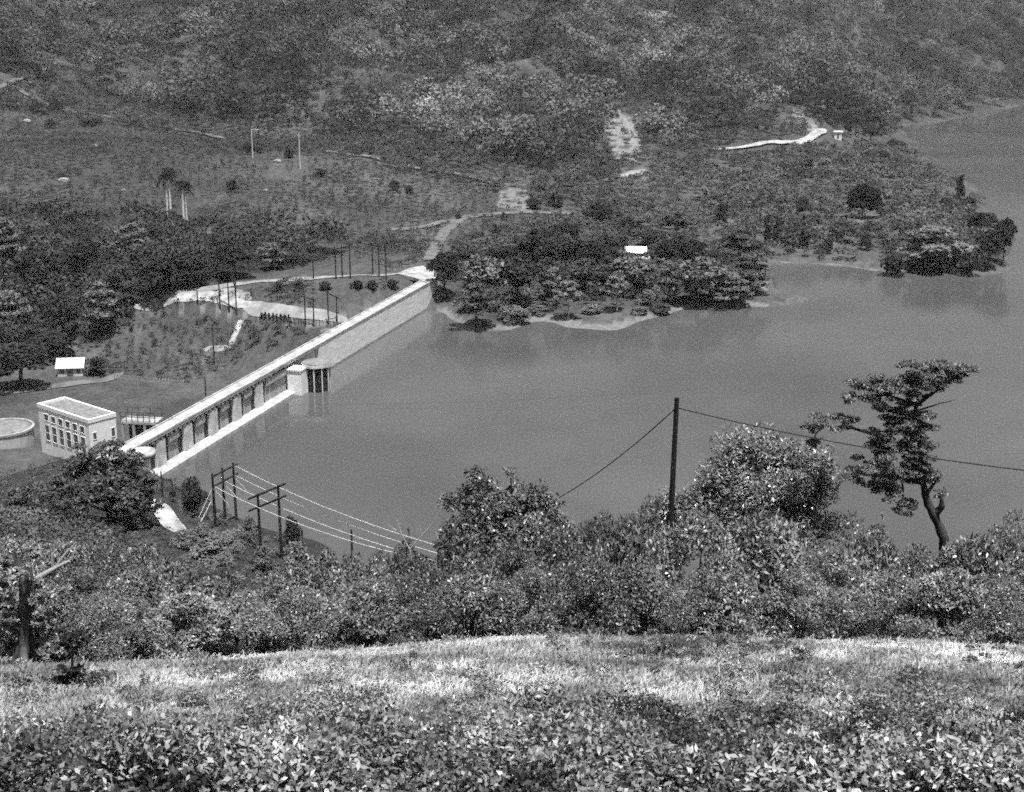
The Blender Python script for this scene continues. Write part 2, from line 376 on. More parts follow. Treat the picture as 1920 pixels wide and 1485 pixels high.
def tree_mesh_trunk(h, r0, blobs, rng, lean=.04, fork=.45):
    m = MB(); n = 7
    ax, ay = rng.normal(0, lean, 2)
    tip = np.array([ax * h, ay * h, h])
    pts = [(ax * h * t ** 1.5, ay * h * t ** 1.5, h * t - .3) for t in np.linspace(0, 1, n)]
    m.tube(pts, [r0 * (1.25 - 1.0 * t) for t in np.linspace(0, 1, n)], 7)
    for b in blobs:
        t = rng.uniform(fork, .9); s = np.array([ax * h * t ** 1.5, ay * h * t ** 1.5, h * t - .3]); e = np.asarray(b[:3])
        if np.linalg.norm(e - s) < .4: continue
        mid = (s + e) / 2 + rng.normal(0, .06, 3) * np.linalg.norm(e - s) + np.array([0, 0, .05 * h])
        m.tube([s, mid, e], [r0 * .42, r0 * .26, r0 * .08], 5)
    return m
def make_tree(name, kind, seed, leafmat, n_leaf, L, W, bark='bark', h=10.0):
    rng = np.random.default_rng(seed); blobs = []
    if kind == 'round':
        for i in range(16):
            a = rng.uniform(0, TAU); r = rng.uniform(.2, 3.3); z = rng.uniform(4.2, 8.2) - .12 * r * r
            s = rng.uniform(1.1, 1.9); blobs.append((r * math.cos(a), r * math.sin(a), z, s, s, s * .8))
        blobs.append((0, 0, 6, 2.9, 2.9, 2.6))
    elif kind == 'umbrella':
        for lev, (z, R, n) in enumerate(((4.6, 4.2, 8), (6.4, 4.0, 8), (8.0, 3.0, 6), (9.2, 1.4, 3))):
            for i in range(n):
                a = TAU * i / n + rng.uniform(-.5, .5); r = R * rng.uniform(.35, 1.0); s = rng.uniform(1.0, 1.7)
                blobs.append((r * math.cos(a), r * math.sin(a), z + rng.uniform(-.5, .5) - .05 * r * r, s, s, s * .36))
    elif kind == 'parasol':
        for lev, (z, R, n) in enumerate(((5.6, 3.6, 8), (7.0, 3.2, 7), (8.4, 1.9, 5), (9.4, .9, 2))):
            for i in range(n):
                a = TAU * i / n + rng.uniform(-.5, .5); r = R * rng.uniform(.3, 1.0); s = rng.uniform(.8, 1.4)
                blobs.append((r * math.cos(a), r * math.sin(a), z + rng.uniform(-.3, .3) - .04 * r * r, s, s, s * .3))
    elif kind == 'column':
        for i in range(12):
            z = 1.6 + 7.6 * i / 11; s = 1.5 * (1 - .55 * (i / 11) ** 2); a = rng.uniform(0, TAU)
            blobs.append((.5 * math.cos(a), .5 * math.sin(a), z, s, s, s * .9))
    elif kind == 'bush':
        for i in range(18):
            a = rng.uniform(0, TAU); r = rng.uniform(0, 3.6); s = rng.uniform(1.2, 2.2)
            blobs.append((r * math.cos(a), r * math.sin(a), rng.uniform(1.2, 7.2) * (1 - (r / 5.2) ** 2) + .8, s, s, s * .9))
    elif kind == 'ball':
        blobs.append((0, 0, 5, 3.9, 3.9, 4.5))
        for i in range(26):
            d = sphere_dirs(1, rng, -.6)[0]; s = rng.uniform(.8, 1.3)
            blobs.append((d[0] * 3.3, d[1] * 3.3, 5 + d[2] * 3.9, s, s, s))
    V, Q = blob_leaves(blobs, n_leaf, L, W, rng, low=-.6 if kind in ('ball', 'bush', 'column') else -.3, up=.6, nrand=.25, spread=.6)
    root = empty(name)
    tm = tree_mesh_trunk({'round': 6.5, 'umbrella': 8.5, 'parasol': 8.8, 'column': 8, 'bush': 3.5, 'ball': 6}[kind], {'parasol': .2, 'bush': .14, 'column': .2}.get(kind, .32), blobs[:12], rng)
    tm.build('trunk', M[bark], root)
    link('crown', np_mesh('crown', V, Q), M[leafmat], root)
    return root
class Proto:
    """first use moves the prototype itself, later uses copy it"""
    def __init__(s, root): s.root = root; s.used = False
    def put(s, loc, sc, rz, label, cat, group=None):
        o = s.root if not s.used else dup(s.root)
        s.used = True
        o.location = tuple(float(q) for q in loc); o.scale = sc if hasattr(sc, '__len__') else (sc,) * 3; o.rotation_euler = (0, 0, rz)
        if 'group' in o: del o['group']
        return tag(o, label, cat, group)

# ------------------------------------------------------------------ the ground: one polar sheet
az = np.concatenate([np.linspace(-180, -40, 36)[:-1], np.linspace(-40, -24, 60)[:-1], np.linspace(-24, 24, 620), np.linspace(24, 40, 60)[1:], np.linspace(40, 180, 36)[1:-1]])
az = np.radians(az)
rr = np.exp(np.arange(math.log(2.5), math.log(2600), .0085))
GX = np.sin(az)[None, :] * rr[:, None]; GY = np.cos(az)[None, :] * rr[:, None]
GZ = H(GX.ravel(), GY.ravel()).reshape(GX.shape)
nr, na = GX.shape
V = np.stack([GX, GY, GZ], -1).reshape(-1, 3)
V = np.concatenate([[[0, 0, float(H([0.], [0.])[0])]], V])
ii, jj = np.meshgrid(np.arange(nr - 1), np.arange(na), indexing='ij'); j2 = (jj + 1) % na
Q = np.stack([1 + ii * na + jj, 1 + ii * na + j2, 1 + (ii + 1) * na + j2, 1 + (ii + 1) * na + jj], -1).reshape(-1, 4)
inner = np.stack([np.zeros(na, int), 1 + (np.arange(na) + 1) % na, 1 + np.arange(na), 1 + np.arange(na)], -1)
U_, V_, D_ = proj(V[:, 0], V[:, 1], V[:, 2])
P_UPPER = [(-400, -200), (2400, -200), (2400, 182), (1920, 192), (1700, 236), (1655, 244), (1540, 232), (1480, 210), (1330, 262), (1240, 300), (1180, 225), (1130, 260), (1080, 320), (920, 310), (780, 255), (650, 268), (560, 240), (400, 230), (250, 200), (100, 160), (0, 135), (-400, 135)]
P_VALLEY = [(-400, 425), (60, 415), (200, 430), (330, 436), (420, 446), (590, 462), (640, 470), (600, 490), (540, 505), (420, 522), (330, 538), (250, 565), (190, 640), (70, 655), (-10, 690), (-400, 740)]
P_PASTURE = [(-400, 145), (100, 185), (250, 225), (560, 262), (780, 310), (920, 340), (1000, 360), (980, 395), (860, 420), (790, 490), (640, 460), (330, 425), (-400, 420)]
P_RIGHT = [(920, 340), (1080, 330), (1240, 310), (1330, 292), (1540, 262), (1600, 255), (1690, 285), (1830, 370), (1890, 430), (1890, 505), (1700, 522), (1560, 502), (1452, 498), (1300, 445), (1080, 410), (1000, 380)]
P_POINT = [(830, 520), (860, 455), (1080, 415), (1300, 450), (1440, 490), (1440, 548), (1250, 575), (1000, 585), (860, 590)]
P_TERR = [(250, 585), (330, 565), (560, 530), (740, 528), (640, 585), (450, 560), (300, 590), (450, 600), (600, 620), (350, 720), (200, 700), (170, 650)]
def corridor(u, v, line, w):
    r = np.zeros(np.shape(u), bool)
    for (x0, y0), (x1, y1) in zip(line[:-1], line[1:]):
        dx, dy = x1 - x0, y1 - y0; t = np.clip(((u - x0) * dx + (v - y0) * dy) / (dx * dx + dy * dy), 0, 1)
        r |= np.hypot(u - x0 - t * dx, (v - y0 - t * dy) * 1.6) < w
    return r
PATHS = [([(-40, 172), (20, 160), (60, 185), (130, 212), (230, 228), (330, 245), (420, 262)], 8), ([(0, 165), (60, 140), (110, 118)], 6), ([(600, 285), (700, 298), (780, 318), (860, 330), (920, 345)], 8),
         ([(800, 490), (830, 440), (865, 410), (940, 400), (1020, 400), (1085, 402)], 9), ([(720, 432), (790, 428), (850, 412)], 7), ([(1158, 334), (1185, 329), (1210, 320)], 14), ([(870, 452), (985, 452)], 8)]
def on_path(u, v):
    r = np.zeros(np.shape(u), bool)
    for ln_, w in PATHS: r |= corridor(u, v, ln_, w)
    for i in (0, 1, 2): r |= inpoly(u, v, P_SCAR[i])
    for x0, y0, x1, y1 in ((1545, 248, 1604, 288), (1572, 385, 1662, 432), (1422, 432, 1468, 478), (1782, 355, 1818, 392), (1480, 385, 1525, 418), (1605, 448, 1642, 486), (1335, 400, 1372, 432), (300, 390, 366, 446), (1150, 470, 1235, 500), (455, 280, 490, 310), (550, 295, 580, 328)):
        r |= (u > x0) & (u < x1) & (v > y0) & (v < y1)
    return r
P_ROADSIDE = [(1318, 276), (1400, 271), (1470, 262), (1520, 250), (1545, 238), (1590, 246), (1592, 262), (1560, 272), (1500, 288), (1400, 296), (1320, 292)]
P_GAP = [(-400, 100), (0, 115), (250, 180), (560, 215), (780, 230), (1120, 235), (1330, 245), (1480, 205), (1560, 215), (1700, 225), (1720, 240), (1600, 262), (1330, 300), (1000, 375), (780, 330), (560, 290), (0, 205), (-400, 190)]
P_BANK = [(640, 470), (740, 512), (800, 490), (830, 470), (900, 455), (1080, 415), (1000, 380), (860, 400), (700, 440)]
P_SCAR = [[(1125, 215), (1165, 205), (1195, 240), (1205, 300), (1160, 300), (1135, 265)], [(940, 350), (990, 350), (1000, 395), (930, 390)], [(1480, 205), (1500, 210), (1545, 245), (1520, 250)], [(800, 190), (870, 170), (900, 290), (850, 300), (780, 280)]]
dist = np.hypot(V[:, 0], V[:, 1])
tone = np.full(len(V), .085)
tone[dist < 70] = .15; tone[(dist < 70) & (V_ > 1370 + 160 * (fbm(V[:, 0] / 2.6, V[:, 1] / 2.6, 330, 3) - .5))] = .025  # ground under the weeds darkened in colour to deepen the shaded gaps
tone[(dist > 36) & (dist < 240)] = .045
tone[inpoly(U_, V_, P_UPPER)] = .07
tone[inpoly(U_, V_, P_VALLEY)] = .04
k = inpoly(U_, V_, P_PASTURE); tone[k] = (.07 + .04 * np.clip((U_ - 450) / 450, 0, 1))[k]
tone[inpoly(U_, V_, P_RIGHT)] = .10
tone[inpoly(U_, V_, P_POINT)] = .075
tone[inpoly(U_, V_, P_TERR)] = .075
tone *= (.45 + 1.1 * fbm(V[:, 0] / 25, V[:, 1] / 25, 40, 4)) * (.7 + .6 * fbm(V[:, 0] / 4, V[:, 1] / 4, 41, 3))
for i, sc_ in enumerate(P_SCAR):
    k = inpoly(U_ + 14 * (fbm(V[:, 0] / 9, V[:, 1] / 9, 60) - .5), V_ + 14 * (fbm(V[:, 0] / 9, V[:, 1] / 9, 61) - .5), sc_) & (dist > 300)
    k &= fbm(V[:, 0] / 2.5, V[:, 1] / 2.5, 62, 3) > .38; tone[k] = (.24, .2, .24, .15)[i]
shore = (np.abs(V[:, 2] - .2) < .2 + .35 * fbm(V[:, 0] / 12, V[:, 1] / 12, 77)) & (dist > 300) & (V_ > 480) & (V_ < 660)
tone[shore] = np.maximum(tone[shore], np.where(U_[shore] > 1440, .12, .2))
tone[(V[:, 2] < -.4) & (V[:, 0] > -64.7 + (V[:, 1] - 222) * .2926)] = .08
me = np_mesh('ground', V, np.concatenate([Q, inner[:, [0, 1, 2, 2]]])[:len(Q)], tone, True)
m, nt, b = mat('hillside_ground')
a_ = nt.nodes.new('ShaderNodeAttribute'); a_.attribute_name = 'tone'
o1, nz1 = noise_grey(nt, .55, 1.45, .55, detail=8, rough=.75)
nt.links.new(math_node(nt, 'MULTIPLY', a_.outputs['Fac'], o1), b.inputs['Base Color'])
b.inputs['Roughness'].default_value = .95; b.inputs['Specular IOR Level'].default_value = .1
bp = nt.nodes.new('ShaderNodeBump'); bp.inputs['Strength'].default_value = .6; bp.inputs['Distance'].default_value = .6
nt.links.new(nz1.outputs['Fac'], bp.inputs['Height']); nt.links.new(bp.outputs[0], b.inputs['Normal'])
tag(link('ground', me, m), kind='structure')

# ------------------------------------------------------------------ the lake
DE = np.array([43.3, 148.0]); DL = float(np.hypot(*DE)); DE = DE / DL; DN = np.array([DE[1], -DE[0]])
D0 = np.array([-64.7, 222.0])
def dam_xy(s, t): return D0 + DE * s + DN * t
wm = MB()
pts = [tuple(dam_xy(-3, .3)), (-63, 190), (-30, 130), (60, 120), (500, 150), (1500, 600), (1600, 1500), (700, 1350), (330, 1180), (240, 900), (150, 640), (60, 500), (10, 420), tuple(dam_xy(DL + 4, .3))]
wm.add([(x, y, 0.0) for x, y in pts], [tuple(range(len(pts)))])
m, nt, b = mat('lake_water')
b.inputs['Base Color'].default_value = (.115, .115, .115, 1); b.inputs['Roughness'].default_value = .05; b.inputs['IOR'].default_value = 1.33
o1, nz1 = noise_grey(nt, 0, 1, .9, detail=6, rough=.7, stretch=(1, .6, 1))
o2, nz2 = noise_grey(nt, .072, .125, .013, detail=3)
nt.links.new(o2, b.inputs['Base Color'])
o3, nz3 = noise_grey(nt, .12, .75, .03, detail=4, stretch=(.35, 1, 1))
bp = nt.nodes.new('ShaderNodeBump'); nt.links.new(o3, bp.inputs['Strength']); bp.inputs['Distance'].default_value = .045
nt.links.new(nz1.outputs['Fac'], bp.inputs['Height']); nt.links.new(bp.outputs[0], b.inputs['Normal'])
tag(wm.build('lake_water', m), kind='structure')

# ------------------------------------------------------------------ roads and paths draped on the ground
def ribbon(name, pix, width, m, lift=.22, world_pts=False, step=1.5):
    P = [np.asarray(p, float)[:2] if world_pts else gh(*p)[:2] for p in pix]
    pts = []
    for a, b_ in zip(P[:-1], P[1:]):
        n = max(2, int(np.hypot(*(b_ - a)) / step))
        pts += [a + (b_ - a) * k / n for k in range(n)]
    pts.append(P[-1]); pts = np.array(pts)
    for _ in range(6): pts[1:-1] = (pts[:-2] + 2 * pts[1:-1] + pts[2:]) / 4
    tg = np.gradient(pts, axis=0); tg /= np.linalg.norm(tg, axis=1, keepdims=True) + 1e-9; nm = np.stack([-tg[:, 1], tg[:, 0]], 1)
    wv = width * (.8 + .45 * fbm(np.arange(len(pts)) * .21, np.zeros(len(pts)), len(pix) * 7))
    tt = np.arange(len(pts)) * step; wv = wv * np.clip(np.minimum(tt, tt[::-1]) / (width * 1.2) + .15, 0, 1) ** .7
    cols = []
    for f in (-.5, -.25, 0, .25, .5):
        q = pts + nm * (wv * f)[:, None]; cols.append(np.column_stack([q, H(q[:, 0], q[:, 1]) + lift - abs(f) * .2]))
    Vv = np.stack(cols, 1).reshape(-1, 3); n = len(pts)
    i, j = np.meshgrid(np.arange(n - 1), np.arange(4), indexing='ij')
    Qq = np.stack([i * 5 + j, i * 5 + j + 1, (i + 1) * 5 + j + 1, (i + 1) * 5 + j], -1).reshape(-1, 4)
    return tag(link(name, np_mesh(name, Vv, Qq, None, True), m), kind='structure')
ribbon('dirt_road', [(1330, 283), (1400, 278), (1470, 270), (1520, 260), (1548, 246)], 4.4, M['gravel'], 1.1)
ribbon('dirt_road', [(1158, 334), (1185, 329), (1210, 320)], 6, M['dirt'], .5)
ribbon('access_road', [(250, 577), (330, 556), (400, 541), (470, 530), (560, 523), (660, 518), (750, 513)], 3.2, M['dirt'], .3)
ribbon('access_road', [(800, 490), (830, 440), (865, 410), (940, 400), (1020, 400), (1085, 402)], 4, M['dirt_dim'], .4)
ribbon('hill_path', [(20, 160), (60, 140), (110, 118)], 3, M['dirt_dim'], .95)
ribbon('hill_path', [(-40, 172), (20, 160), (60, 185), (130, 212), (230, 228), (330, 245), (420, 262)], 2.6, M['dirt_dim'], .95)
ribbon('hill_path', [(600, 285), (700, 298), (780, 318), (860, 330), (920, 345)], 2.2, M['dirt_dim'], .95)
ribbon('hill_path', [(720, 432), (790, 428), (850, 412)], 3, M['dirt_dim'], .4)
ribbon('valley_road', [(-60, 745), (40, 735), (120, 722), (200, 715), (230, 700)], 3.2, M['dirt_dim'], .3)
ribbon('terrace_strip', [(322, 563), (350, 556), (390, 552), (430, 562), (470, 574)], 3.8, M['gravel'], .3)
ribbon('terrace_strip', [(455, 571), (500, 581), (560, 589), (610, 595), (652, 601)], 4.6, M['dirt'], .26)
ribbon('terrace_strip', [(395, 560), (415, 541), (440, 548), (470, 565)], 3, M['dirt'], .34)
ribbon('shore_track', [(-1, -1)] if False else [(292, 938), (303, 955), (318, 978), (340, 1004)], 3.2, M['gravel'], .25)
ribbon('stair_path', [(380, 656), (405, 653), (436, 650)], 1.6, M['dirt'], .25)
ribbon('stair_path', [(392, 656), (386, 668), (378, 686)], 1.2, M['dirt_dim'], .25)
ribbon('shore_path', [(1460, 492), (1560, 497), (1650, 509)], 2.0, M['dirt_dim'], .4)
ribbon('point_path', [(870, 452), (930, 455), (985, 452)], 3, M['dirt_dim'], .4)
ribbon('beach', [(1840, 190), (1865, 187), (1890, 185)], 2.5, M['dirt_dim'], .5)
pz = MB(); pl = [at_z(u, v, 7.05)[:2] for u, v in ((744, 513), (770, 502), (803, 497), (814, 504), (813, 522), (800, 530), (775, 520))]
pz.prism([tuple(q) for q in pl], 6.2, 7.12); tag(pz.build('road_apron', M['gravel']), kind='structure')

# ------------------------------------------------------------------ the dam
def dam_frame(name):
    o = empty(name, (D0[0], D0[1], 0.0), math.atan2(DE[1], DE[0])); return o     # local x along the dam, -y upstream
dam = dam_frame('dam')
tag(dam, 'long straight pale concrete dam with a road along its crest, holding back the lake', 'dam')
# local axes: x = s along, y = -t (upstream is -y)
TW = 66.0
slots = []
s0 = 6.5
while s0 + 9.5 < TW - 4:
    slots += [s0, s0 + 4.6]; s0 += 9.6
b_ = MB()                                        # body
b_.box(-4, TW - 5, .9, 2.0, -22, 5.7)            # back wall behind the bays
b_.box(TW - 5, TW + 11, .2, 2.0, -22, 5.7)
b_.add([(TW + 11, -.78, -22), (DL + 3, -.7, -22), (DL + 3, 2, -22), (TW + 11, 2, -22), (TW + 11, -.70, 6.34), (DL + 3, -.68, 6.34), (DL + 3, 0.05, 6.34), (TW + 11, 0.05, 6.34)],
       [(0, 3, 2, 1), (4, 5, 6, 7), (0, 1, 5, 4), (1, 2, 6, 5), (2, 3, 7, 6), (3, 0, 4, 7)])
b_.build('wall', M['courses'], dam)
edges = [-4] + [q for q in slots] + [TW - 5]
x = -4.0
for i, sl in enumerate(slots + [TW - 5]):
    wide = (i % 2 == 0)
    p = MB()
    if sl - x > .6:
        if wide:
            p.box(x, sl, -.1, .9, -3, 4.35); p.box(x, sl, -.5, .9, 4.35, 5.7)
            p.build('gate_panel', M['stained'], dam)
        else:
            p.box(x, sl, -.6, .9, -3, 5.72); p.build('pier', M['concrete'], dam)
    x = sl + 1.7
lt = MB(); lt.box(-4, TW - 5, .5, .88, 4.9, 5.66); lt.build('lintel', M['stained'], dam)
lg = MB()
lg.add([(-6, -2.6, -6), (TW - 3, -2.3, -6), (TW - 3, -.15, -6), (-6, -.15, -6), (-6, -2.6, .75), (TW - 3, -2.2, .55), (TW - 3, -.15, .95), (-6, -.15, 1.15)],
       [(0, 3, 2, 1), (4, 5, 6, 7), (0, 1, 5, 4), (1, 2, 6, 5), (2, 3, 7, 6), (3, 0, 4, 7)])
lg.build('ledge', M['crest'], dam)
cr = MB(); cr.box(-7, DL + 3, -.75, 2.3, 6.35, 6.85); cr.build('crest_road', M['crest'], dam)
for y0, y1, x1 in ((-.8, -.55, DL + 1), (2.1, 2.34, DL - 3)):
    q = MB(); q.box(-7, x1, y0, y1, 6.8, 7.12); q.build('parapet', M['crest'], dam)
tr = MB(); tr.box(-7, DL + 3, .12, 2.2, 5.7, 6.36); tr.build('crest_beam', M['stained'], dam)
for k in range(36):
    xx = -3 + k * 1.6
    q = MB(); q.box(xx, xx + .5, -.7, .12, 5.85, 6.34); q.build('corbel', M['stained'], dam)
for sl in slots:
    q = MB(); q.box(sl - .02, sl + 1.72, .02, .5, -3, 5.2); q.build('slot_shade', M['steel_and_shade'], dam)  # near-black panel in each slot, its deep shade put into colour
pm = MB(); pm.lathe([(0, 6.1), (2.3, 6.1), (2.3, 7.0), (1.95, 7.0), (1.95, 6.7), (0, 6.7)], 0, -2.6, 24); pm.build('lookout_platform', M['crest'], dam)
# intake tower
it = dam_frame('intake_tower')
it.location = tuple(dam_xy(TW, 5.0)) + (0.0,)
tag(it, 'round intake tower with a flat grey roof and dark openings, beside the dam', 'intake tower')
r = MB(); r.lathe([(0, 6.15), (3.0, 6.15), (3.0, 5.6), (0, 5.6)], 0, 0, 40, False); r.build('roof', M['roof_felt'], it)
r = MB(); r.lathe([(3.0, 5.95), (3.12, 5.95), (3.12, 5.35), (2.6, 5.35)], 0, 0, 40, False); r.build('roof_rim', M['concrete'], it)
dr = MB()
for k in range(72):
    a = TAU * k / 72; x0, y0 = 2.45 * math.cos(a), 2.45 * math.sin(a)
    dr.box(x0 - .06, x0 + .06, y0 - .06, y0 + .06, -6, 5.58)
dr.lathe([(2.2, -6), (2.2, 5.58)], 0, 0, 40); dr.build('trash_rack', M['steel_and_shade'], it)
for k in range(10):
    a = TAU * (k + .3) / 10; cmb = MB(); cmb.tube([(2.75 * math.cos(a), 2.75 * math.sin(a), -6), (2.75 * math.cos(a), 2.75 * math.sin(a), 5.58)], .17, 8); cmb.build('column', M['concrete'], it)
pr = MB(); pr.box(-5.2, -2.0, 1.2, 4.4, -6, 5.2); pr.box(-5.4, -1.8, 1.1, 4.4, 5.2, 5.55); pr.build('pier', M['whitewash'], it)

# ------------------------------------------------------------------ power house
ZR = 2.0
pC, pL, pR = at_z(165, 787, ZR), at_z(70, 756, ZR), at_z(221, 777, ZR)
ax_ = pL[:2] - pC[:2]; LA = float(np.hypot(*ax_)); ax_ /= LA
LB = float(np.hypot(*(pR[:2] - pC[:2]))) * 1.03
ph = empty('power_house', (pC[0], pC[1], -9.5), math.atan2(ax_[1], ax_[0]))     # local x along the long face, -y... width towards local -y
tag(ph, 'white flat roofed power house with two rows of dark windows, left of the dam', 'building')
HB = ZR + 9.5
wl_ = MB(); wl_.box(0, LA, -LB, 0, -3, HB - .75); wl_.build('wall', M['whitewash'], ph)
rf = MB(); rf.box(.4, LA - .4, -LB + .4, -.4, HB - .72, HB - .45); rf.build('roof', M['roof_felt'], ph)
pp = MB()
pp.box(-.12, LA + .12, -.38, .12, HB - .75, HB); pp.box(-.12, LA + .12, -LB - .12, -LB + .38, HB - .75, HB)
pp.box(-.12, .38, -LB + .38, -.38, HB - .75, HB); pp.box(LA - .38, LA + .12, -LB + .38, -.38, HB - .75, HB); pp.build('parapet', M['whitewash'], ph)
def window(par, x, y0, y1, z0, z1, face, frame='whitewash'):
    """face 'f': the wall plane y=0; face 's': the wall plane x=0"""
    f = MB()
    if face == 'f':
        f.box(x - .12, x + 1.45 + .12, 0, .1, z0 - .12, z0); f.box(x - .12, x + 1.45 + .12, 0, .1, z1, z1 + .12)
        f.box(x - .12, x, 0, .1, z0, z1); f.box(x + 1.45, x + 1.57, 0, .1, z0, z1)
        n = max(1, int((z1 - z0) / 1.4))
        for k in range(1, n): f.box(x, x + 1.45, .025, .07, z0 + (z1 - z0) * k / n - .03, z0 + (z1 - z0) * k / n + .03)
        w = f.build('window', M[frame], par); g = MB(); g.box(x, x + 1.45, .003, .03, z0, z1)
    else:
        f.box(-.1, 0, y0 - .12, y1 + .12, z0 - .12, z0); f.box(-.1, 0, y0 - .12, y1 + .12, z1, z1 + .12); f.box(-.1, 0, y0 - .12, y0, z0, z1); f.box(-.1, 0, y1, y1 + .12, z0, z1)
        w = f.build('window', M[frame], par); g = MB(); g.box(-.03, -.003, y0, y1, z0, z1)
    g.build('pane', M['window_dark'], w)
for k in range(6):
    x = 1.2 + k * (LA - 2.6) / 6
    window(ph, x + .3, 0, 0, HB - 3.1, HB - 1.8, 'f'); window(ph, x + .3, 0, 0, HB - 7.2, HB - 4.0, 'f')
window(ph, 0, -LB + .5, -LB + 1.2, HB - 4.6, HB - 2.9, 's'); window(ph, 0, -1.5, -.8, HB - 4.2, HB - 2.9, 's')
# annex pier running down at the far corner of the long face
# round tank
pT = at(4, 806, 273)
tk = empty('water_tank', (pT[0], pT[1], -9.2)); tag(tk, 'low round concrete tank with a bright rim, left of the white power house', 'tank')
w_ = MB(); w_.lathe([(6.3, -2), (6.2, 3.9)], 0, 0, 48); w_.build('wall', M['stained'], tk)
w_ = MB(); w_.lathe([(6.2, 3.9), (6.42, 3.9), (6.42, 4.3), (5.9, 4.3), (5.9, 3.7)], 0, 0, 48, False); w_.build('rim', M['stained'], tk)
w_ = MB(); w_.lathe([(0, 4.15), (5.88, 3.95)], 0, 0, 48); w_.build('cover', M['roof_felt'], tk)
# gate frame behind the power house
pG = at(226, 790, 272)
gf = empty('concrete_frame', (pG[0], pG[1], -11.2), math.atan2(-.15, 1)); tag(gf, 'open concrete frame with dark bays and a railed deck, between power house and dam', 'frame structure')
q = MB(); q.box(-.2, 7.6, 0, 4, 7.3, 7.8); q.build('deck', M['stained'], gf)
for xx in (0, 2.4, 4.8, 7.0):
    q = MB(); q.box(xx, xx + .5, 0.05, .55, -1, 7.28); q.build('post', M['stained'], gf)
q = MB(); q.box(.1, 7.4, 3.5, 3.9, -1, 7.28); q.build('back_wall', M['steel_and_shade'], gf)
q = MB()
for xx in np.linspace(0, 7.4, 7): q.box(xx - .07, xx + .07, .05, .19, 7.8, 9.8)
for z in (8.8, 9.8): q.box(-.1, 7.5, .06, .18, z - .07, z + .07)
for xx in np.linspace(0, 7.4, 4): q.box(xx - .07, xx + .07, 3.7, 3.84, 7.8, 9.8)
q.box(-.1, 7.5, 3.71, 3.83, 9.73, 9.87); q.build('railing', M['wood_grey'], gf)

# ------------------------------------------------------------------ small buildings
def hut(name, u, v, wpx, hpx, depth, roofh, label, cat='hut', rz=0.0, wallm='whitewash', roofm='bright_roof', door=True, lift=0):
    p = gh(u, v); d = p[1] * cp_ + (CAM_Z - p[2]) * sp_; w = wpx * d / FPX; h = hpx * d / FPX
    o = empty(name, (p[0], p[1], p[2] - .2 + lift), rz); tag(o, label, cat)
    q = MB(); q.box(-w / 2, w / 2, 0, depth, -1.5, h)
    q.add([(-w / 2, 0, h), (-w / 2, depth, h), (-w / 2, depth / 2, h + roofh * .95)], [(0, 1, 2)]); q.add([(w / 2, 0, h), (w / 2, depth, h), (w / 2, depth / 2, h + roofh * .95)], [(0, 2, 1)])
    q.build('wall', M[wallm], o)
    q = MB(); e = .45
    for sgn in (0, 1):
        y0, y1 = (-e, depth / 2) if sgn == 0 else (depth + e, depth / 2); ze = h - roofh * e / (depth / 2)
        vs = [(-w / 2 - e, y0, ze), (w / 2 + e, y0, ze), (w / 2 + e, y1, h + roofh), (-w / 2 - e, y1, h + roofh)]
        vs += [(a, b2, z + .16) for a, b2, z in vs]
        q.add(vs, [(0, 3, 2, 1), (4, 5, 6, 7), (0, 1, 5, 4), (1, 2, 6, 5), (2, 3, 7, 6), (3, 0, 4, 7)])
    q.build('roof', M[roofm], o)
    if door:
        q = MB(); q.box(-w * .12, w * .12, -.06, .02, .1, h * .8); q.build('door', M['window_dark'], o)
        for sx in (-1, 1):
            if w > 4:
                q = MB(); q.box(sx * w * .32 - .5, sx * w * .32 + .5, -.06, .02, h * .4, h * .8); q.build('window', M['window_dark'], o)
    return o
hut('small_hut', 132, 706, 46, 20, 4.5, 1.7, 'small pale hut with a glaring white roof between two dark bushes in the valley', 'hut', .1, 'concrete')
hut('house', 1190, 484, 40, 12, 5, 1.3, 'low house with a bright white roof among the trees of the point', 'house', -.05, 'concrete')
hut('roadside_hut', 1571, 262, 14, 13, 2.6, .4, 'tiny white hut with a dark doorway beside the far road bend', 'hut', 0, 'whitewash', 'concrete', True, .6)
gw = MB(); A_, B_ = gh(1166, 488), gh(1252, 485)
for k in range(8):
    a, b2 = A_ + (B_ - A_) * k / 8, A_ + (B_ - A_) * (k + 1) / 8
    gw.add([(a[0], a[1], a[2] - 1), (b2[0], b2[1], b2[2] - 1), (b2[0], b2[1] + .3, b2[2] - 1), (a[0], a[1] + .3, a[2] - 1), (a[0], a[1], a[2] + .9), (b2[0], b2[1], b2[2] + .9), (b2[0], b2[1] + .3, b2[2] + .9), (a[0], a[1] + .3, a[2] + .9)],
           [(0, 3, 2, 1), (4, 5, 6, 7), (0, 1, 5, 4), (1, 2, 6, 5), (2, 3, 7, 6), (3, 0, 4, 7)])
tag(gw.build('garden_wall', M['whitewash']), 'long low white garden wall in front of the white roofed house', 'wall')
# concrete stair on the bank
sa, sb = gh(452, 602), gh(432, 650)
st = MB(); N_ = 22; dxy = (sb - sa)[:2]; ln = np.hypot(*dxy); dxy = dxy / ln; nx_, ny_ = -dxy[1], dxy[0]
for k in range(N_):
    z = sa[2] + (sb[2] - sa[2]) * (k + .5) / N_ + .35; p0 = sa[:2] + dxy * ln * k / N_; p1 = sa[:2] + dxy * ln * (k + 1) / N_
    st.prism([(p0[0] - nx_ * .8, p0[1] - ny_ * .8), (p1[0] - nx_ * .8, p1[1] - ny_ * .8), (p1[0] + nx_ * .8, p1[1] + ny_ * .8), (p0[0] + nx_ * .8, p0[1] + ny_ * .8)], z - 2.5, z)
tag(st.build('stairway', M['concrete']), 'straight pale concrete stairway climbing the grassy bank below the terrace', 'stairway')
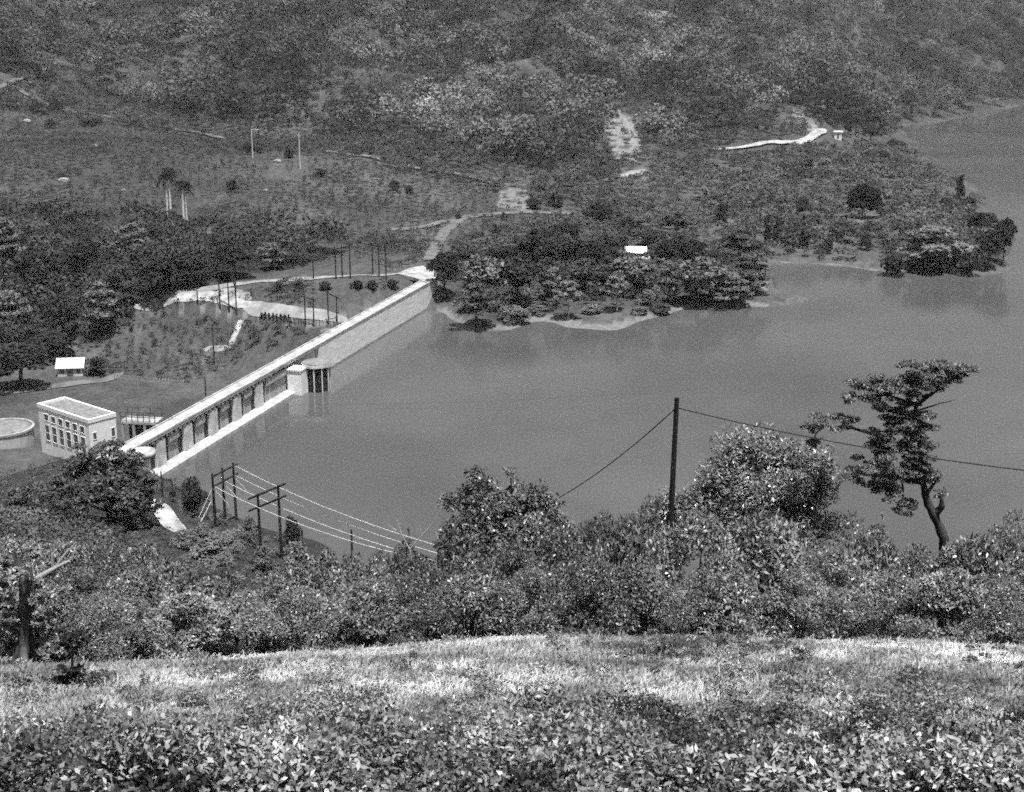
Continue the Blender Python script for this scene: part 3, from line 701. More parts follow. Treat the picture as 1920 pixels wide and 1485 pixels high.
# fence of posts in the valley
fn = empty('fence', gh(275, 716)); tag(fn, 'long low fence of pale posts along the foot of the valley slope', 'fence')
fb = np.array(fn.location)
fp = [gh(u, 712 + 14 * (u - 215) / 130) for u in np.linspace(215, 345, 24)]
for p in fp:
    q = MB(); q.box(p[0] - fb[0] - .1, p[0] - fb[0] + .1, p[1] - fb[1] - .1, p[1] - fb[1] + .1, p[2] - fb[2] - .4, p[2] - fb[2] + 1.7); q.build('post', M['dirt'], fn)
q = MB(); 
for zz in (.7, 1.4): q.tube([(p[0] - fb[0], p[1] - fb[1], p[2] - fb[2] + zz) for p in fp], .04, 5)
q.build('rail', M['dirt'], fn)

f2 = empty('fence', gh(560, 612)); tag(f2, 'thin dark fence along the lower edge of the pale terrace strip', 'fence'); fb = np.array(f2.location)
fp = [gh(u, 604 + 10 * (u - 480) / 170) for u in np.linspace(480, 646, 26)]
for p in fp:
    q = MB(); q.box(p[0] - fb[0] - .06, p[0] - fb[0] + .06, p[1] - fb[1] - .06, p[1] - fb[1] + .06, p[2] - fb[2] - .4, p[2] - fb[2] + 1.5); q.build('post', M['wood_dark'], f2)
q = MB()
q.tube([(p[0] - fb[0], p[1] - fb[1], p[2] - fb[2] + 1.4) for p in fp], .05, 5); q.build('rail', M['wood_dark'], f2)
# ------------------------------------------------------------------ poles
def place_post(u, vb, vt, Y=None):
    p = gh(u, vb) if Y is None else None
    if p is None:
        p = at(u, vb, Y); p[2] = h1(p[0], p[1])
    top = at(u, vt, p[1])[2]
    return p, top - p[2]
def gantry(name, posts, beams, label, cat, m, r=.17, group=None, Y=None, over=1.0):
    """posts: (u, v base, v top); beams: heights below the top"""
    ps = [place_post(*q, Y=Y[i] if Y else None) for i, q in enumerate(posts)]
    b0 = ps[0][0]; o = empty(name, b0); tag(o, label, cat, group)
    for p, h in ps:
        q = MB(); d = p - b0; q.tube([(d[0], d[1], d[2] - 1), (d[0], d[1], d[2] + h * .5), (d[0], d[1], d[2] + h)], [r * 1.15, r, r * .8], 8); q.build('post', m, o)
    for bz in beams:
        a = ps[0][0] - b0 + np.array([0, 0, ps[0][1] - bz]); e = ps[-1][0] - b0 + np.array([0, 0, ps[-1][1] - bz]); dd = (e - a) / np.linalg.norm(e - a)
        a = a - dd * over; e = e + dd * over; sd = np.array([-dd[1], dd[0], 0]) * (r + .1)
        q = MB(); q.tube([a - sd, e - sd], r * .75, 6); q.build('crossbeam', m, o)
    return o, ps
def pole(name, u, vb, vt, r, m, label, cat='pole', group=None, Y=None, arm=None):
    p, h = place_post(u, vb, vt, Y); o = empty(name, p); tag(o, label, cat, group)
    q = MB(); q.tube([(0, 0, -1), (0, 0, h * .5), (0, 0, h)], [r * 1.15, r, r * .75], 8); q.build('post', m, o)
    if arm:
        q = MB(); q.tube([(-arm, 0, h - .5), (arm, 0, h - .5)], r * .6, 6); q.build('crossarm', m, o)
    return o, p, h
SW = 'switchyard poles on the terrace behind the dam'
gantry('pole_gantry', [(630, 523, 462), (642, 522, 459), (657, 522, 458)], (.6,), 'three tall dark poles in a row behind the terrace, left group of the two', 'pole gantry', M['wood_dark'], .17, SW)
gantry('pole_gantry', [(699, 515, 456), (711, 519, 459), (724, 525, 459)], (.6,), 'three tall dark poles in a row close to the far dam end', 'pole gantry', M['wood_dark'], .17, SW)
gantry('pole_gantry', [(413, 580, 440), (430, 586, 530), (444, 591, 522)], (.6, 2.0), 'three tall dark poles standing over the bright bend of the terrace strip', 'pole gantry', M['wood_dark'], .17, SW)
gantry('pole_gantry', [(573, 612, 552), (589, 613, 556)], (.6,), 'pair of dark poles at the right end of the pale terrace strip, nearer the hedge', 'pole gantry', M['wood_dark'], .17, SW)
gantry('pole_gantry', [(616, 608, 545), (632, 605, 553)], (.6,), 'pair of dark poles at the right end of the pale terrace strip, nearer the dam', 'pole gantry', M['wood_dark'], .17, SW)
for u, vb, vt, lb in ((280, 582, 560, 'short dark pole at the left tip of the terrace road'), (306, 581, 544, 'dark pole on the left bend of the terrace road'),
                      (371, 572, 536, 'dark pole beside the bright dirt patch on the terrace'), (588, 524, 486, 'dark pole in front of the forest above the terrace road'),
                      (402, 682, 612, 'dark pole with a crossarm beside the foot of the stairway'), (386, 742, 706, 'dark pole near the dam crest below the grassy bank')):
    pole('utility_pole', u, vb, vt, .16, M['wood_dark'], lb, 'pole', SW, arm=2.2 if u == 402 else None)
# pale posts on the pasture
pole('bare_trunk', 474, 298, 243, .2, M['bone_bark'], 'pale bare trunk with a short bent top branch on the pasture', 'dead tree')
o_, p_, hh_ = pole('bare_trunk', 563, 316, 250, .2, M['bone_bark'], 'tall straight pale bare trunk, right of the one with a bent top', 'dead tree')
pole('bare_trunk', 143, 255, 172, .13, M['wood_grey'], 'thin faint grey trunk on the upper left pasture by the hill path', 'dead tree')
pole('bare_trunk', 511, 32, 0, .2, M['bone_bark'], 'pale dead trunk in the high forest at the upper picture edge', 'dead tree')
pole('bare_trunk', 718, 46, 18, .2, M['bone_bark'], 'small pale dead trunk in the high forest, right of the taller one', 'dead tree')
pole('bare_trunk', 202, 100, 66, .2, M['bone_bark'], 'pale dead trunk in the forest above the hill path', 'dead tree')
bt = [o for o in bpy.data.objects if o.name == 'bare_trunk'][0]
pq, ph_ = place_post(474, 298, 243)
q = MB(); q.tube([(0, 0, ph_ - .2), (1.0, 0, ph_ + .25), (2.0, 0, ph_ - .1), (3.0, 0, ph_ + .15)], [.13, .11, .1, .06], 6); q.build('branch', M['bone_bark'], bt)

# foreground utility pole and its wires
o_, fpP, fpH = pole('utility_pole', 1246, 1100, 746, .12, M['wood_dark'], 'thick dark wooden pole rising from the foreground bushes', 'pole', None, 50)
top_ = np.array(at(1263, 746, fpP[1])); base_ = np.array(at(1240, 1100, fpP[1]))
# let it lean to the right like the photo
LEAN = math.atan2(float(top_[0] - at(1240, 1100, fpP[1])[0]), fpH); o_.rotation_euler = (0, LEAN, 0)
def wire(name, A, B, sag, r, m, label, n=24, group=None, cat='wire'):
    A, B = np.asarray(A, float), np.asarray(B, float)
    pts = [A + (B - A) * t - np.array([0, 0, sag * 4 * t * (1 - t)]) for t in np.linspace(0, 1, n)]
    o = empty(name, A); q = MB(); q.tube([p - A for p in pts], r, 5); ob = q.build(name, m)
    bpy.data.objects.remove(o); ob.location = tuple(A); return tag(ob, label, cat, group)
pw = np.array(fpP) + np.array([(fpH - .38) * math.sin(LEAN), 0, (fpH - .38) * math.cos(LEAN)])
wire('overhead_wire', pw, at(900, 985, 75), 1.0, .022, M['wire_dark'], 'dark wire slanting down to the left from the foreground pole')
wire('overhead_wire', pw, at(2150, 905, 40), .35, .022, M['wire_dark'], 'dark wire running from the foreground pole to the right past the ragged tree')
q = MB(); q.lathe([(0, -.12), (.11, -.1), (.08, 0), (.11, .08), (0, .1)], 0, -.18, 10)

# H frames at the shore
o1_, ps1 = gantry('pole_gantry', [(405, 1002, 888), (423, 985, 878), (443, 972, 868)], (.35, 1.9), 'three dark poles with doubled crossbeams and pale braces, by the shore track', 'pole gantry', M['wood_dark'], .2, None, (193, 199, 205), 1.3)
b0 = ps1[0][0]
def brace(a, e):
    q = MB(); q.tube([a, e], .05, 5); q.build('brace', M['wire_pale'], o1_)
for i, (p, h) in enumerate(ps1):
    d = p - b0
    if i == 0:
        brace((d[0] - .2, d[1], d[2] + h - 2.4), (d[0] - 2.2, d[1] - 1, d[2] + 2.6)); brace((d[0] - .2, d[1], d[2] + h - 4), (d[0] - 1.8, d[1] - 1.5, d[2] + 2.2))
    brace((d[0] + .1, d[1] - .2, d[2] + h - 2.3), (d[0] + 2.0, d[1] + .8, d[2] + h - 5.2))
o2_, ps2 = gantry('pole_gantry', [(489, 1036, 926), (528, 1046, 910)], (.2, 2.0), 'two dark poles joined by crossbeams, standing at the near lake shore', 'pole gantry', M['wood_dark'], .2, None, (187, 185), 1.8)
WG = 'pale wires from the shore poles'
for k, (p, dz, uv, lb) in enumerate(((2, -.3, (900, 1045), 'topmost pale wire running right from the three shore poles'), (2, -1.9, (905, 1060), 'second pale wire running right from the three shore poles'),
                                (1, -1.9, (880, 1068), 'third pale wire running right from the three shore poles'), (0, -1.9, (800, 1050), 'lowest pale wire running right from the three shore poles'))):
    A = ps1[p][0] + np.array([0, 0, ps1[p][1] + dz])
    wire('power_wire', A, at(uv[0], uv[1], 150), 1.2, .04, M['wire_pale'], lb, 30, WG)
pole('utility_pole', 305, 932, 884, .14, M['wood_dark'], 'dark pole standing at the near end of the dam ledge')
o_, p_, h_ = pole('utility_pole', 325, 942, 900, .1, M['wood_dark'], 'thin pole carrying a small box beside the shore track')
q = MB(); q.box(-.45, .45, -.35, .05, 1.2, 1.9); q.build('box', M['wood_dark'], o_)
pole('mooring_post', 660, 1030, 993, .17, M['wood_dark'], 'short dark post against the water, right of the two shore poles', 'post', None, 183)
# far cable over the lake
wire('overhead_wire', at(520, 758, 270), at(1330, 728, 268), 1.0, .018, M['wire_dark'], 'thin faint cable crossing above the lake from the dam')

# ------------------------------------------------------------------ boulders
for k, (u, v, s, lb) in enumerate(((50, 229, 1.6, 'pale boulder on the upper pasture under dark bushes'), (175, 276, 1.4, 'pale boulder on the open pasture, left half'), (119, 341, 1.9, 'largest pale boulder, below a dark bush on the pasture'),
                               (521, 304, 1.3, 'pale boulder between the two pale bare trunks'), (82, 362, 1.0, 'small pale stone low on the left pasture'), (233, 358, .8, 'small pale stone left of the four palms'), (498, 358, .9, 'small pale stone below the pale trunks'))):
    p = gh(u, v); rng = np.random.default_rng(90 + k); q = MB(); nlat, nlon = 7, 12; vs = []; fs = []
    for i in range(nlat + 1):
        for j in range(nlon):
            th = math.pi * i / nlat; ph2 = TAU * j / nlon; rad = s * (1 + .28 * math.sin(3 * ph2 + k) * math.sin(th) + (rng.uniform(-.12, .12) if 0 < i < nlat else 0))
            vs.append((rad * math.sin(th) * math.cos(ph2), rad * .8 * math.sin(th) * math.sin(ph2), .62 * rad * math.cos(th)))
    for i in range(nlat):
        for j in range(nlon): fs.append((i * nlon + j, (i + 1) * nlon + j, (i + 1) * nlon + (j + 1) % nlon, i * nlon + (j + 1) % nlon))
    q.add(vs, fs); ob = q.build('boulder', M['rock']); ob.location = (p[0], p[1], p[2] + .25 * s); tag(ob, lb, 'boulder')

# ------------------------------------------------------------------ far woods and scrub: masses nobody could count
def mass(name, X, Y, R, Hh, K, Ls, tones, seed, label, cat, m='leaf_mass', zoff=0.0, low=-.25, lumps=4):
    rng = np.random.default_rng(seed); n = len(X); Z = H(X, Y) + zoff
    Vs, Qs, Ts, o = [], [], [], 0
    cen = np.stack([X, Y, Z + Hh * .55], 1)
    K = np.broadcast_to(K, (n,)); idx = np.repeat(np.arange(n), K); t = len(idx)
    lump = rng.integers(0, lumps, t)
    la = _hash(idx, lump, seed) * TAU; lr = .25 + .5 * _hash(idx, lump + 31, seed); lz = (_hash(idx, lump + 57, seed) - .4) * .7
    off = np.stack([np.cos(la) * lr, np.sin(la) * lr, lz], 1)
    D = sphere_dirs(t, rng, low); rr2 = np.clip(1 - np.abs(rng.normal(0, .2, t)), .3, 1.05)
    loc = off + D * (rr2 * .58)[:, None]
    ext = np.stack([R[idx], R[idx], Hh[idx] * .5], 1)
    Pp = cen[idx] + loc * ext
    Vq, Qq = leaf_quads(Pp, unit(D), Ls * np.broadcast_to(R, (n,))[idx], Ls * .6 * R[idx], rng, up=.35, spread=.45, fold=.15, nrand=.13)
    tn = np.repeat(tones[idx] * rng.uniform(.9, 1.1, t), 4)
    return tag(link(name, np_mesh(name, Vq, Qq, tn), M[m]), label, cat, None, 'stuff')
def scatter(x0, x1, y0, y1, spacing, seed):
    rng = np.random.default_rng(seed)
    gx, gy = np.meshgrid(np.arange(x0, x1, spacing), np.arange(y0, y1, spacing))
    gx = gx.ravel() + rng.uniform(-.48, .48, gx.size) * spacing; gy = gy.ravel() + rng.uniform(-.48, .48, gy.size) * spacing
    z = H(gx, gy); u, v, d = proj(gx, gy, z)
    k = (d > 5) & (u > -260) & (u < 2180) & (v > -330)
    return gx[k], gy[k], z[k], u[k], v[k]
# high forest
x, y, z, u, v = scatter(-500, 850, 480, 1640, 7.6, 1)
rng = np.random.default_rng(5)
k = inpoly(u, v, P_UPPER) & ~inpoly(u, v, P_ROADSIDE) & ~(on_path(u, v) & (rng.uniform(0, 1, len(x)) < .93)) & (z > 1.0) & (v > -120); x, y, z, u, v = x[k], y[k], z[k], u[k], v[k]
dens = fbm(x / 40, y / 40, 200, 3); k = dens > .28; x, y, z, u, v, dens = x[k], y[k], z[k], u[k], v[k], dens[k]
R = (2.8 + 6.4 * rng.uniform(0, 1, len(x)) ** 1.8) * (.75 + .6 * fbm(x / 70, y / 70, 210, 2)); Hh = R * rng.uniform(1.5, 2.6, len(x))
tn = .115 * (.35 + 1.3 * np.clip((fbm(x / 45, y / 45, 220, 3) - .3) / .4, 0, 1)) * rng.uniform(.5, 1.5, len(x))
pale = inpoly(u, v, [(700, 130), (900, 150), (960, 300), (840, 310), (700, 250)]); tn[pale] *= 1.4
pale = inpoly(u, v, [(1050, 60), (1300, 40), (1420, 180), (1330, 250), (1150, 200)]) | inpoly(u, v, [(1540, 110), (1640, 90), (1720, 150), (1690, 215), (1580, 210)]); tn[pale] *= 1.35
tn[inpoly(u, v, [(-300, 40), (110, 60), (120, 130), (-300, 150)])] *= .6
tn[(u > 1650)] *= .75
mass('hillside_forest', x, y, R, Hh, (70 + 24 * R).astype(int), .22, tn, 31, 'dense mottled forest covering the whole far hillside', 'forest')
# valley wood
x, y, z, u, v = scatter(-260, 0, 330, 470, 6.0, 2)
k = inpoly(u, v, P_VALLEY); x, y = x[k], y[k]
R = rng.uniform(3.2, 6.6, len(x)); Hh = R * rng.uniform(1.3, 2.0, len(x)); tn = .06 * rng.uniform(.5, 1.5, len(x))
mass('valley_wood', x, y, R, Hh, 190, .2, tn, 32, 'dark dense wood filling the valley bottom on the left', 'forest')
# scrub on the slopes
X, Y, RR, TT = [], [], [], []
for poly, sp, r0, r1, thr, tone0, sd, box in ((P_PASTURE, 2.2, .25, 1.35, .3, .075, 3, (-330, 60, 390, 720)), (P_RIGHT, 3.8, 1.0, 3.0, .3, .115, 4, (0, 260, 410, 720)),
                                   (P_POINT, 3.0, .8, 2.4, .3, .1, 5, (-30, 120, 345, 480)), (P_TERR, 2.2, .3, 1.3, .36, .065, 6, (-150, 0, 320, 390)),
                                   (P_GAP, 3.4, .8, 2.6, .3, .085, 7, (-420, 320, 450, 900)), (P_BANK, 2.4, .3, 1.3, .34, .075, 8, (-60, 60, 385, 520))):
    x, y, z, u, v = scatter(*box, sp, sd); k = inpoly(u, v, poly) & (z > -20) & (fbm(x / 22, y / 22, sd * 9, 3) > thr) & ((x < -25) | (z > .9)) & ~inpoly(u, v, P_ROADSIDE) & ~(on_path(u, v) & (RNG.uniform(0, 1, len(x)) < .88)); x, y = x[k], y[k]
    X.append(x); Y.append(y); RR.append(rng.uniform(r0, r1, len(x)) * (.7 + .7 * fbm(x / 30, y / 30, sd + 70, 2))); TT.append(tone0 * rng.uniform(.5, 1.45, len(x)))
X, Y, R, tn = map(np.concatenate, (X, Y, RR, TT))
mass('scrub', X, Y, R, R * 1.7, (30 + 26 * R).astype(int), .36, tn, 33, 'low patchy scrub over the pasture slopes and the wooded point', 'scrub')
# undergrowth on the near slope, hidden ground between hedge and shore
x, y, z, u, v = scatter(-130, 110, 46, 215, 2.7, 8)
shore_keep = (z > 1.2) & ~inpoly(u, v, [(275, 930), (300, 925), (360, 1010), (330, 1030)]) & (x > -125)
k = shore_keep; x, y, z, u, v = x[k], y[k], z[k], u[k], v[k]
R = rng.uniform(1.3, 2.3, len(x)) * np.where(y > 170, np.where(u > 360, .5, .55), 1.0); tn = .11 * rng.uniform(.5, 1.5, len(x)) * np.where((y > 165) & (u > 330), 1.7, 1)
mass('undergrowth', x, y, R, R * 1.5, np.where(y > 120, 110, 190), .24, tn, 34, 'tangled bushy undergrowth covering the slope down to the lake', 'undergrowth')

# ------------------------------------------------------------------ trees one can tell apart
PR = {'round': [Proto(make_tree('tree', 'round', 100 + i, 'leaf_far', 2300, .85, .5)) for i in range(3)],
      'dark': [Proto(make_tree('tree', 'round', 110 + i, 'leaf_dark', 2300, .85, .5)) for i in range(2)],
      'umbrella': [Proto(make_tree('tree', 'umbrella', 120 + i, 'leaf_far', 2300, .85, .45)) for i in range(3)],
      'parasol': [Proto(make_tree('tree', 'parasol', 130 + i, 'leaf_pale', 1700, .7, .35, 'pale_bark')) for i in range(2)],
      'column': [Proto(make_tree('tree', 'column', 140, 'leaf_dark', 1400, .7, .4))],
      'bush': [Proto(make_tree('bush', 'bush', 150 + i, 'leaf_far', 1900, .9, .5)) for i in range(3)],
      'dbush': [Proto(make_tree('bush', 'bush', 160 + i, 'leaf_dark', 1900, .9, .5)) for i in range(2)],
      'ball': [Proto(make_tree('tree', 'ball', 170, 'leaf_black', 5200, .8, .45))]}
CR = {'round': 8.6, 'dark': 8.6, 'umbrella': 9.6, 'parasol': 8.2, 'column': 3.2, 'bush': 9.2, 'dbush': 9.2, 'ball': 8.6}
CH = {'round': 9.6, 'dark': 9.6, 'umbrella': 9.8, 'parasol': 9.9, 'column': 9.8, 'bush': 9.6, 'dbush': 9.6, 'ball': 10}
_cnt = {}
def tree(kind, u, vb, vt, wpx, label, group=None, cat=None, Y=None):
    p = gh(u, vb) if Y is None else at(u, vb, Y)
    if Y is not None: p[2] = h1(p[0], p[1])
    d = p[1] * cp_ + (CAM_Z - p[2]) * sp_
    zt = at(u, vt, p[1])[2]; h = max(zt - p[2], 1.0) * (1.14 if kind in ('dark', 'round', 'umbrella') else 1.0); w = wpx * d / FPX
    i = _cnt.get(kind, 0); _cnt[kind] = i + 1; pr = PR[kind][i % len(PR[kind])]
    sx = w / CR[kind]; sz = h / CH[kind]
    return pr.put((p[0], p[1], p[2] - .15), (sx, sx, sz), (i * 2.399) % TAU, label, cat or ('bush' if 'bush' in kind else 'tree'), group)
T = tree
# the wooded point, front row
T('dark', 834, 560, 474, 60, 'dark tree crowding the far end of the dam')
T('round', 900, 582, 482, 100, 'broad dark tree second from the dam end, on the lake point')
T('dark', 972, 580, 484, 108, 'broadest dark tree on the left of the lake point, behind the shore grass')
T('umbrella', 893, 618, 540, 92, 'layered tree leaning over the water at the left tip of the point')
T('bush', 962, 604, 566, 62, 'pale rounded bush between the shore tree and the small inlet')
T('parasol', 1066, 598, 524, 74, 'small flat topped tree with a thin pale trunk by the shore inlet')
T('umbrella', 1034, 572, 512, 48, 'slim layered tree just left of the flat topped one')
T('round', 1098, 560, 488, 84, 'dark rounded tree between the two thin trunked trees')
T('parasol', 1157, 584, 506, 58, 'small layered tree with a thin pale trunk, centre of the shore')
T('round', 1190, 556, 486, 100, 'wide rounded tree behind the layered tree with a thin trunk')
T('bush', 1210, 572, 540, 40, 'small pale bush right of the thin trunked layered tree')
T('umbrella', 1256, 572, 500, 60, 'slender layered tree left of the big shore clump')
T('round', 1306, 575, 486, 110, 'big rounded tree on the right shore of the point')
T('umbrella', 1404, 552, 484, 94, 'wide layered tree at the right end of the point')
T('umbrella', 1368, 574, 522, 104, 'low spreading umbrella tree over the right shore')
G_ = 'trees crowding the middle of the wooded point'
for (kd, u, vb, vt, w) in (('dark', 1000, 500, 440, 80), ('dark', 1050, 505, 446, 84), ('dark', 1110, 508, 452, 84), ('dark', 940, 500, 462, 70), ('dark', 1250, 500, 452, 60), ('dark', 1290, 498, 448, 80),
                       ('dark', 1145, 480, 440, 70), ('dark', 1225, 462, 432, 70), ('dark', 880, 500, 468, 60), ('dark', 1060, 452, 420, 70), ('dark', 1020, 462, 428, 60), ('dark', 1330, 500, 470, 60),
                       ('dark', 1180, 440, 412, 60), ('dark', 1330, 560, 505, 70), ('dark', 1140, 552, 500, 60), ('dark', 1040, 560, 500, 70), ('bush', 1112, 586, 568, 50), ('bush', 1005, 588, 568, 50), ('bush', 1200, 588, 574, 44), ('bush', 1240, 586, 566, 50)):
    T(kd, u, vb, vt, w, 'bushy tree in the crowd on the wooded point, without an outline of its own' if 'bush' not in kd else 'low bush at the grassy shore below the crowded trees', G_ if 'bush' not in kd else 'low bushes on the shore of the point')
T('dbush', 1128, 420, 376, 82, 'big dark bush above the white roofed house, beside the grey road')
T('round', 1268, 444, 398, 66, 'grey rounded tree uphill to the right of the white roofed house')
T('umbrella', 1385, 492, 434, 104, 'large pale layered tree above the right shore of the point')
T('column', 1352, 416, 380, 30, 'dark upright tree on the mid slope, alone in pale scrub')
T('column', 1437, 458, 402, 15, 'dark slim columnar tree, left one of a pair')
T('column', 1455, 458, 402, 15, 'dark slim columnar tree, right one of a pair')
T('dbush', 1497, 456, 416, 60, 'dark wide bush right of the pair of columnar trees')
T('dbush', 1503, 402, 366, 38, 'dark bush on the mid slope left of the black round tree')
T('ball', 1617, 408, 343, 66, 'very dark ball shaped tree standing alone on the right slope')
T('dbush', 1623, 468, 430, 30, 'small dark tree straight below the black ball shaped tree')
T('dbush', 1551, 475, 444, 26, 'small dim bush near the inner bay shore')
T('umbrella', 1748, 506, 432, 150, 'very wide pale umbrella tree on the right headland')
G2 = 'dark bushes at the water of the right headland'
for u, w, vt in ((1680, 60, 470), (1725, 60, 476), (1772, 56, 474), (1815, 50, 470)):
    T('dbush', u, 518, vt, w, 'dark bush at the waterline under the wide umbrella tree', G2)
T('dark', 1852, 505, 430, 52, 'dark tree on the right tip of the headland, left of the outermost')
T('dark', 1880, 500, 412, 44, 'outermost dark tree on the right tip of the headland')
T('dark', 1842, 446, 398, 56, 'dark tree on the ridge of the headland above the tip')
T('column', 1799, 372, 326, 18, 'single upright tree standing out against the far water on the ridge')
T('dbush', 1770, 400, 366, 50, 'dark bush on the ridge left below the upright tree')
T('dbush', 1815, 402, 366, 50, 'dark bush on the ridge right below the upright tree')
T('dbush', 1673, 286, 256, 40, 'dark bush on the ridge by the far water, upper one')
T('dbush', 1656, 312, 282, 28, 'dark bush on the ridge by the far water, lower one')
T('dark', 1632, 268, 236, 46, 'dark tree right behind the tiny roadside hut')
T('dark', 1594, 246, 214, 50, 'dark tree above the tiny roadside hut')
for u, w in ((1475, 50), (1510, 54), (1545, 46)): T('bush', u, 328, 292, w, 'dim rounded bush in the clump below the far road', 'clump of bushes below the far road')
# pasture bushes
for u, vb, vt, w, lb in ((24, 203, 182, 30, 'dark bush at the upper left corner of the pasture'), (72, 213, 190, 44, 'dark bush in the upper left row, middle'), (108, 211, 184, 34, 'dark bush in the upper left row beside the path'), (96, 240, 222, 30, 'dark low bush below the upper left row'),
                         (160, 236, 220, 40, 'dark bush beside the thin faint trunk'), (184, 234, 220, 26, 'small dark bush right of the thin faint trunk'), (298, 243, 228, 26, 'dark bush beside the hill path'), (466, 290, 266, 34, 'dark bush at the foot of the bent top trunk'), (488, 288, 270, 24, 'small dark bush right of the bent top trunk'),
                         (541, 296, 276, 28, 'dark bush left of the tall straight pale trunk'), (437, 362, 332, 26, 'dark shaggy bush in mid pasture right of the palms'), (117, 338, 322, 20, 'dark bush right above the largest boulder'), (240, 428, 410, 26, 'dark bush under the four palms, left'), (287, 428, 412, 26, 'dark bush under the four palms, close'),
                         (600, 332, 314, 28, 'dark bush on the pasture right of the pale trunks'), (740, 358, 336, 26, 'dark bush in the middle pasture, left one of two'), (768, 362, 344, 22, 'dark bush in the middle pasture, right one of two'), (630, 262, 240, 40, 'dark bush at the forest edge above the path'), (860, 412, 396, 14, 'small dark bush on the grey road bend'),
                         (1000, 392, 368, 36, 'dark bush beside the bare patch on the grey road'), (1040, 388, 360, 40, 'larger dark bush right of the bare patch'), (944, 412, 396, 14, 'small dark bush below the grey road')):
    T('dbush', u, vb, vt, w, lb)
# clipped shrubs on the terrace strip
for k in range(8): T('dbush', 490 + k * 7.4, 598 + k * .8, 582 + k * .8, 8, 'small dark clipped shrub in the row on the pale terrace strip', 'row of clipped shrubs on the terrace')
for u in (520, 560, 610, 670, 700, 735): T('dbush', u, 545 - (u - 520) * .03, 526 - (u - 520) * .02, 28, 'low dark bush in the row under the terrace road', 'bushes under the terrace road')
# hut neighbours and valley edge trees
T('dark', 40, 728, 645, 120, 'large dark tree left of the small valley hut')
T('dbush', 182, 704, 664, 44, 'dark round bush right of the small valley hut')
T('dark', 95, 672, 628, 90, 'dark tree behind the small valley hut')
G3 = 'trees along the edge of the valley wood'
for u, vb, vt, w in ((30, 640, 560, 90), (120, 640, 555, 90), (190, 622, 540, 80), (230, 580, 505, 80), (300, 560, 480, 80), (360, 540, 470, 80), (80, 560, 470, 90), (160, 540, 450, 90), (440, 520, 456, 80), (10, 500, 420, 90), (250, 500, 430, 80), (510, 505, 460, 60)):
    T('umbrella' if u % 20 else 'dark', u, vb, vt, w, 'tree along the front of the dark valley wood', G3)
# near left trees by the dam abutment
T('dbush', 366, 985, 888, 56, 'upright dark bush between shore track and three poles', None, None, 198)
T('bush', 350, 1020, 985, 60, 'low bush at the near end of the shore track', None, None, 180)
T('bush', 400, 1045, 1006, 90, 'pale rounded bush in front of the three shore poles', None, None, 178)
T('dbush', 545, 1012, 958, 46, 'dark bush at the water right of the two shore poles', None, None, 188)
G5 = 'low bushes around the shore poles'
for u, vb, Yb, w, hpx in ((430, 1030, 184, 50, 30), (460, 1020, 190, 44, 30), (500, 1050, 178, 60, 34), (560, 1040, 180, 70, 34), (610, 1045, 178, 70, 34), (470, 990, 196, 36, 26), (380, 1010, 188, 40, 30), (660, 1050, 176, 70, 34)):
    T('bush', u, vb, vb - hpx, w, 'low bush on the bank around the shore poles', G5, None, Yb)

# palms
def make_palm():
    rng = np.random.default_rng(77); root = empty('palm_tree'); q = MB()
    q.tube([(0, 0, -.4), (.05, 0, 4), (.0, 0, 8), (.1, 0, 10.2)], [.34, .3, .27, .2], 8); q.build('trunk', M['bone_bark'], root)
    V, Q, o = [], [], 0
    for k in range(26):
        a = TAU * k / 26 + rng.uniform(-.2, .2); el = rng.uniform(-.5, 1.1); Ln = rng.uniform(2.2, 3.0)
        t = np.linspace(0, 1, 14); rad = Ln * t * math.cos(el); zz = 10.2 + Ln * t * math.sin(el) - 1.9 * t ** 2
        P = np.stack([.1 + rad * math.cos(a), rad * math.sin(a), zz], 1)
        P2 = np.repeat(P, 4, 0); out = np.tile([-math.sin(a), math.cos(a), -.5], (len(P2), 1)) * np.tile([1, -1, 1, -1], len(P))[:, None]
        v_, q_ = leaf_quads(P2, unit(out), .9, .16, rng, spread=.25, droop=.3); V.append(v_); Q.append(q_ + o); o += len(v_)
    link('crown', np_mesh('crown', np.concatenate(V), np.concatenate(Q)), M['leaf_dark'], root); return root
palm = Proto(make_palm())
for k, (u, vb, vt, lb) in enumerate(((315, 414, 320, 'tall palm with a thin pale trunk, leftmost of the four'), (320, 392, 312, 'palm with the shortest visible trunk, second of the four'), (345, 412, 336, 'palm with a faint thin trunk, close behind the brightest one'), (351, 424, 340, 'palm with the brightest pale trunk, rightmost of the four'))):
    p, h = place_post(u, vb, vt); palm.put(p, (1.15, 1.15, h / 11.4), k * 1.3, lb, 'palm', 'four palms on the pasture')

